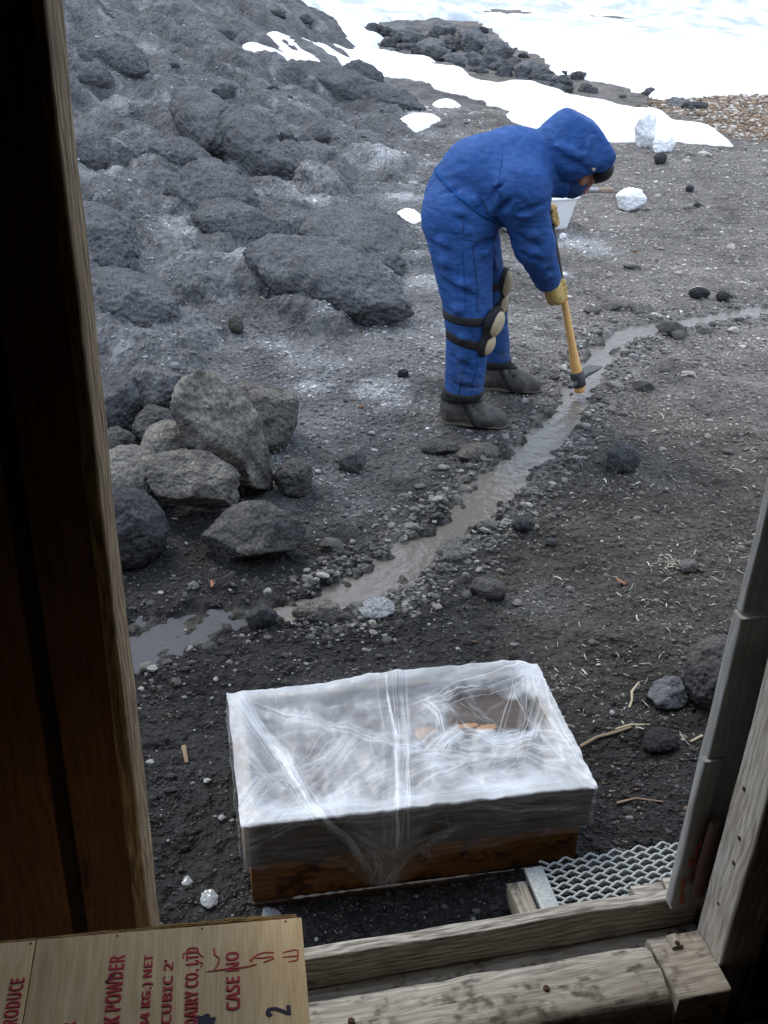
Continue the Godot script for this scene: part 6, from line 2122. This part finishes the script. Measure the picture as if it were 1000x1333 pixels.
func make_litter() -> void:
	M.twig = mat(lin(0.24, 0.17, 0.11), 0.85)
	M.twig_pale = mat(lin(0.42, 0.35, 0.24), 0.85)
	M.splinter = mat(lin(0.30, 0.12, 0.05), 0.8)
	stick("pale weathered stick on the lava slope, upper left", [Vector2(-1.70, -8.62), Vector2(-1.60, -8.52), Vector2(-1.50, -8.40)], 0.016, M.twig_pale)
	stick("short yellowish stick on gravel left of the person's back", [Vector2(-0.09, -9.52), Vector2(0.0, -9.47), Vector2(0.09, -9.43)], 0.014, M.twig_pale)
	stick("reddish brown twig on the ground right of the crate", [Vector2(0.555, -2.262), Vector2(0.60, -2.285), Vector2(0.65, -2.30), Vector2(0.70, -2.325)], 0.0055, M.twig)
	stick("thin pale twig running on from the reddish twig right of the crate", [Vector2(0.655, -2.315), Vector2(0.70, -2.335), Vector2(0.755, -2.345)], 0.0035, M.twig_pale)
	stick("bent tan twig between crate and the two stones by the trim", [Vector2(0.715, -2.43), Vector2(0.728, -2.46), Vector2(0.735, -2.50), Vector2(0.765, -2.55)], 0.0042, M.twig_pale)
	stick("short dark twig on the soil near the grating", [Vector2(0.62, -2.06), Vector2(0.67, -2.075), Vector2(0.74, -2.07)], 0.004, M.twig)
	stick("brown bark chip beside the left doorpost", [Vector2(-0.503, -2.20), Vector2(-0.495, -2.17), Vector2(-0.485, -2.14)], 0.007, M.twig)
	stick("orange wood splinter on dark gravel below the rock pile", [Vector2(-0.545, -2.95), Vector2(-0.54, -2.91)], 0.0055, M.splinter)
	stick("orange brown splinter on the mud left of the straw tuft", [Vector2(0.79, -3.10), Vector2(0.81, -3.055)], 0.006, M.splinter)
	stick("pale splinter at the mud's near edge in front of the trim", [Vector2(0.86, -2.30), Vector2(0.90, -2.33)], 0.0045, M.twig_pale)
	# pale fibres: too many to count, one object
	var t := []
	for i in 3000:
		var d := exp(ru(log(2.3), log(7.5)))
		var x := ru(0.1, 0.62) * d
		var z := -d
		var c := channel.at(x, z)
		if c < 0.03: continue
		var dens := sm01(0.15, 0.27, x / d) * (0.25 + 0.75 * sm01(-0.15, 0.3, nA.get_noise_2d(x * 2.2, z * 2.2 + 70.0)))
		if rng.randf() > dens: continue
		t.append(Vector2(x, z))
	for i in 60: t.append(Vector2(1.0, -3.21) + Vector2(rng.randfn() * 0.035, rng.randfn() * 0.025))   # the tuft
	for i in 120: t.append(Vector2(ru(-1.0, 0.9), -exp(ru(log(2.0), log(6.0)))))
	var curves := [[Vector3(-0.013, 0, 0.002), Vector3(-0.004, 0.002, -0.001), Vector3(0.005, 0.002, -0.001), Vector3(0.013, 0.0005, 0.001)], [Vector3(-0.012, 0, 0.0), Vector3(-0.004, 0.001, 0.0012), Vector3(0.004, 0.002, -0.0006), Vector3(0.012, 0.0, 0.0)], [Vector3(-0.009, 0, 0.002), Vector3(-0.004, 0.002, 0.0), Vector3(0.002, 0.001, -0.001), Vector3(0.008, 0.001, 0.0004)], [Vector3(-0.006, 0, 0.001), Vector3(-0.002, 0.001, 0.0), Vector3(0.002, 0.001, 0.0), Vector3(0.006, 0.0, -0.001)]]
	for kind in 4:
		var pts := PackedVector3Array()
		for p in curves[kind]: pts.append(p)
		var mm := MultiMesh.new()
		mm.transform_format = MultiMesh.TRANSFORM_3D
		mm.use_colors = true
		mm.mesh = tube_mesh(pts, PackedFloat32Array([0.0006, 0.0014, 0.0015, 0.0005] if kind < 3 else [0.001, 0.0026, 0.0024, 0.001]), 5)
		var mine := []
		for i in t.size():
			if i % 4 == kind: mine.append(t[i])
		mm.instance_count = mine.size()
		for i in mine.size():
			var p: Vector2 = mine[i]
			var s := exp(ru(log(0.5), log(1.9))) * (0.75 + 0.09 * -p.y)
			var b := Basis.from_euler(Vector3(ru(-0.25, 0.25), ru(0, TAU), ru(-0.6, 0.6))).scaled(Vector3(s * ru(0.5, 1.3), s, s * ru(0.5, 1.4)))
			mm.set_instance_transform(i, Transform3D(b, Vector3(p.x, hgt(p.x, p.y) + 0.0025, p.y)))
			var v := ru(0.35, 1.0)
			mm.set_instance_color(i, Color(0.66 * v, 0.62 * v, 0.52 * v))
		var o := MultiMeshInstance3D.new()
		o.name = numbered("pale_fibres")
		o.multimesh = mm
		o.material_override = M.pebble
		add_child(o)
		tag(o, "pale curled fibres and straw strewn over the mud right of the channel", "straw", "pale fibres on the mud", "stuff")

func pebbles(called: String, label: String, sd: int, spots: Array) -> void:
	# spots: [x, z, size, colour]
	var mm := MultiMesh.new()
	mm.transform_format = MultiMesh.TRANSFORM_3D
	mm.use_colors = true
	mm.mesh = faceted(rock_mesh(Vector3.ONE, sd, 0.9, Color.WHITE, Color(0.8, 0.8, 0.8), 1, 0.16))
	mm.instance_count = spots.size()
	for i in spots.size():
		var e: Array = spots[i]
		var s: float = e[2]
		var b := Basis.from_euler(Vector3(ru(-0.6, 0.6), ru(0, TAU), ru(-0.6, 0.6))).scaled(Vector3(s * ru(0.8, 1.4), s * ru(0.5, 0.9), s))
		mm.set_instance_transform(i, Transform3D(b, Vector3(e[0], hgt(e[0], e[1]) + s * 0.18, e[1])))
		mm.set_instance_color(i, e[3])
	var o := MultiMeshInstance3D.new()
	o.name = called
	o.multimesh = mm
	o.material_override = M.pebble
	add_child(o)
	tag(o, label, "gravel", "loose gravel", "stuff")

func faceted(m: ArrayMesh) -> ArrayMesh:
	# broken faces: every triangle keeps its own plane
	var a := m.surface_get_arrays(0)
	var vs := PackedVector3Array()
	var cs := PackedColorArray()
	for i in a[Mesh.ARRAY_INDEX]:
		vs.append(a[Mesh.ARRAY_VERTEX][i])
		cs.append(a[Mesh.ARRAY_COLOR][i])
	var f := PackedInt32Array(range(vs.size()))
	return indexed(vs, f, cs)

func make_gravel() -> void:
	var sets := [[], [], [], []]
	var n := 0
	for i in 150000:
		var d := exp(ru(log(1.45), log(12.0)))
		var x := ru(-0.50, 0.50) * d
		var z := -d
		if lava_mask.at(x, z) > 0.4 and rng.randf() < 0.7: continue
		if channel.at(x, z) < 0.01: continue
		if snow_cover(x, z) > 0.3: continue
		var clump := nB.get_noise_2d(x * 0.8 + 55.0, z * 0.8)
		if rng.randf() > 0.65 + 1.0 * clump: continue
		var s := 0.0022 * (0.55 + 0.22 * d) * exp(rng.randfn() * 0.42)
		if rng.randf() < 0.018: s *= ru(1.8, 3.2)
		var g := ground_color(x, z, 0.0)
		var v := exp(rng.randfn() * 0.42)
		var c := Color(g.r * v, g.g * v, g.b * v)
		var q := rng.randf()
		if q < 0.035: c = Color(0.30, 0.30, 0.30) * ru(0.5, 1.2)
		elif q < 0.05: c = Color(0.16, 0.10, 0.06) * ru(0.5, 1.2)
		sets[rng.randi() % 4].append([x, z, s, c])
		n += 1
	# turned up clay lumps and stones along both banks
	for i in 4200:
		var k := rng.randi_range(1, CHANNEL.size() - 3)
		var a := Vector2(CHANNEL[k][0], CHANNEL[k][1]).lerp(Vector2(CHANNEL[k + 1][0], CHANNEL[k + 1][1]), rng.randf())
		var dirv := (Vector2(CHANNEL[k + 1][0], CHANNEL[k + 1][1]) - Vector2(CHANNEL[k][0], CHANNEL[k][1])).normalized()
		var side := 1.0 if rng.randf() < 0.62 else -1.0
		var off: float = (CHANNEL[k][2] * 0.5 + 0.015 + absf(rng.randfn()) * 0.09) * side
		var p: Vector2 = a + Vector2(-dirv.y, dirv.x) * off * -1.0
		if channel.at(p.x, p.y) < (0.01 if p.x < 1.1 else 0.035): continue
		if p.x < -0.25 and rng.randf() < 0.8: continue
		var s := 0.0048 * exp(rng.randfn() * 0.55)
		if rng.randf() < 0.03: s *= ru(1.5, 3.0)
		var pale := rng.randf() < (0.42 if side > 0.0 else 0.25)
		var c := Color(0.25, 0.24, 0.22) * ru(0.5, 1.3) if pale else Color(0.085, 0.082, 0.077) * ru(0.5, 1.6)
		sets[rng.randi() % 4].append([p.x, p.y, s, c])
	# brown and white rubble at the far right
	for i in 15000:
		var x := ru(2.5, 5.6)
		var z := ru(-14.0, -10.2)
		if rng.randf() > rubble_mask.at(x, z): continue
		var c := Color(0.27, 0.19, 0.13) * ru(0.4, 1.3) if rng.randf() < 0.74 else Color(0.55, 0.52, 0.47) * ru(0.7, 1.1)
		sets[rng.randi() % 4].append([x, z, exp(ru(log(0.006), log(0.028))), c])
	for i in 4: pebbles("gravel" if i == 0 else "gravel_%03d" % i, "loose volcanic gravel covering the ground before the hut", 500 + i, sets[i])
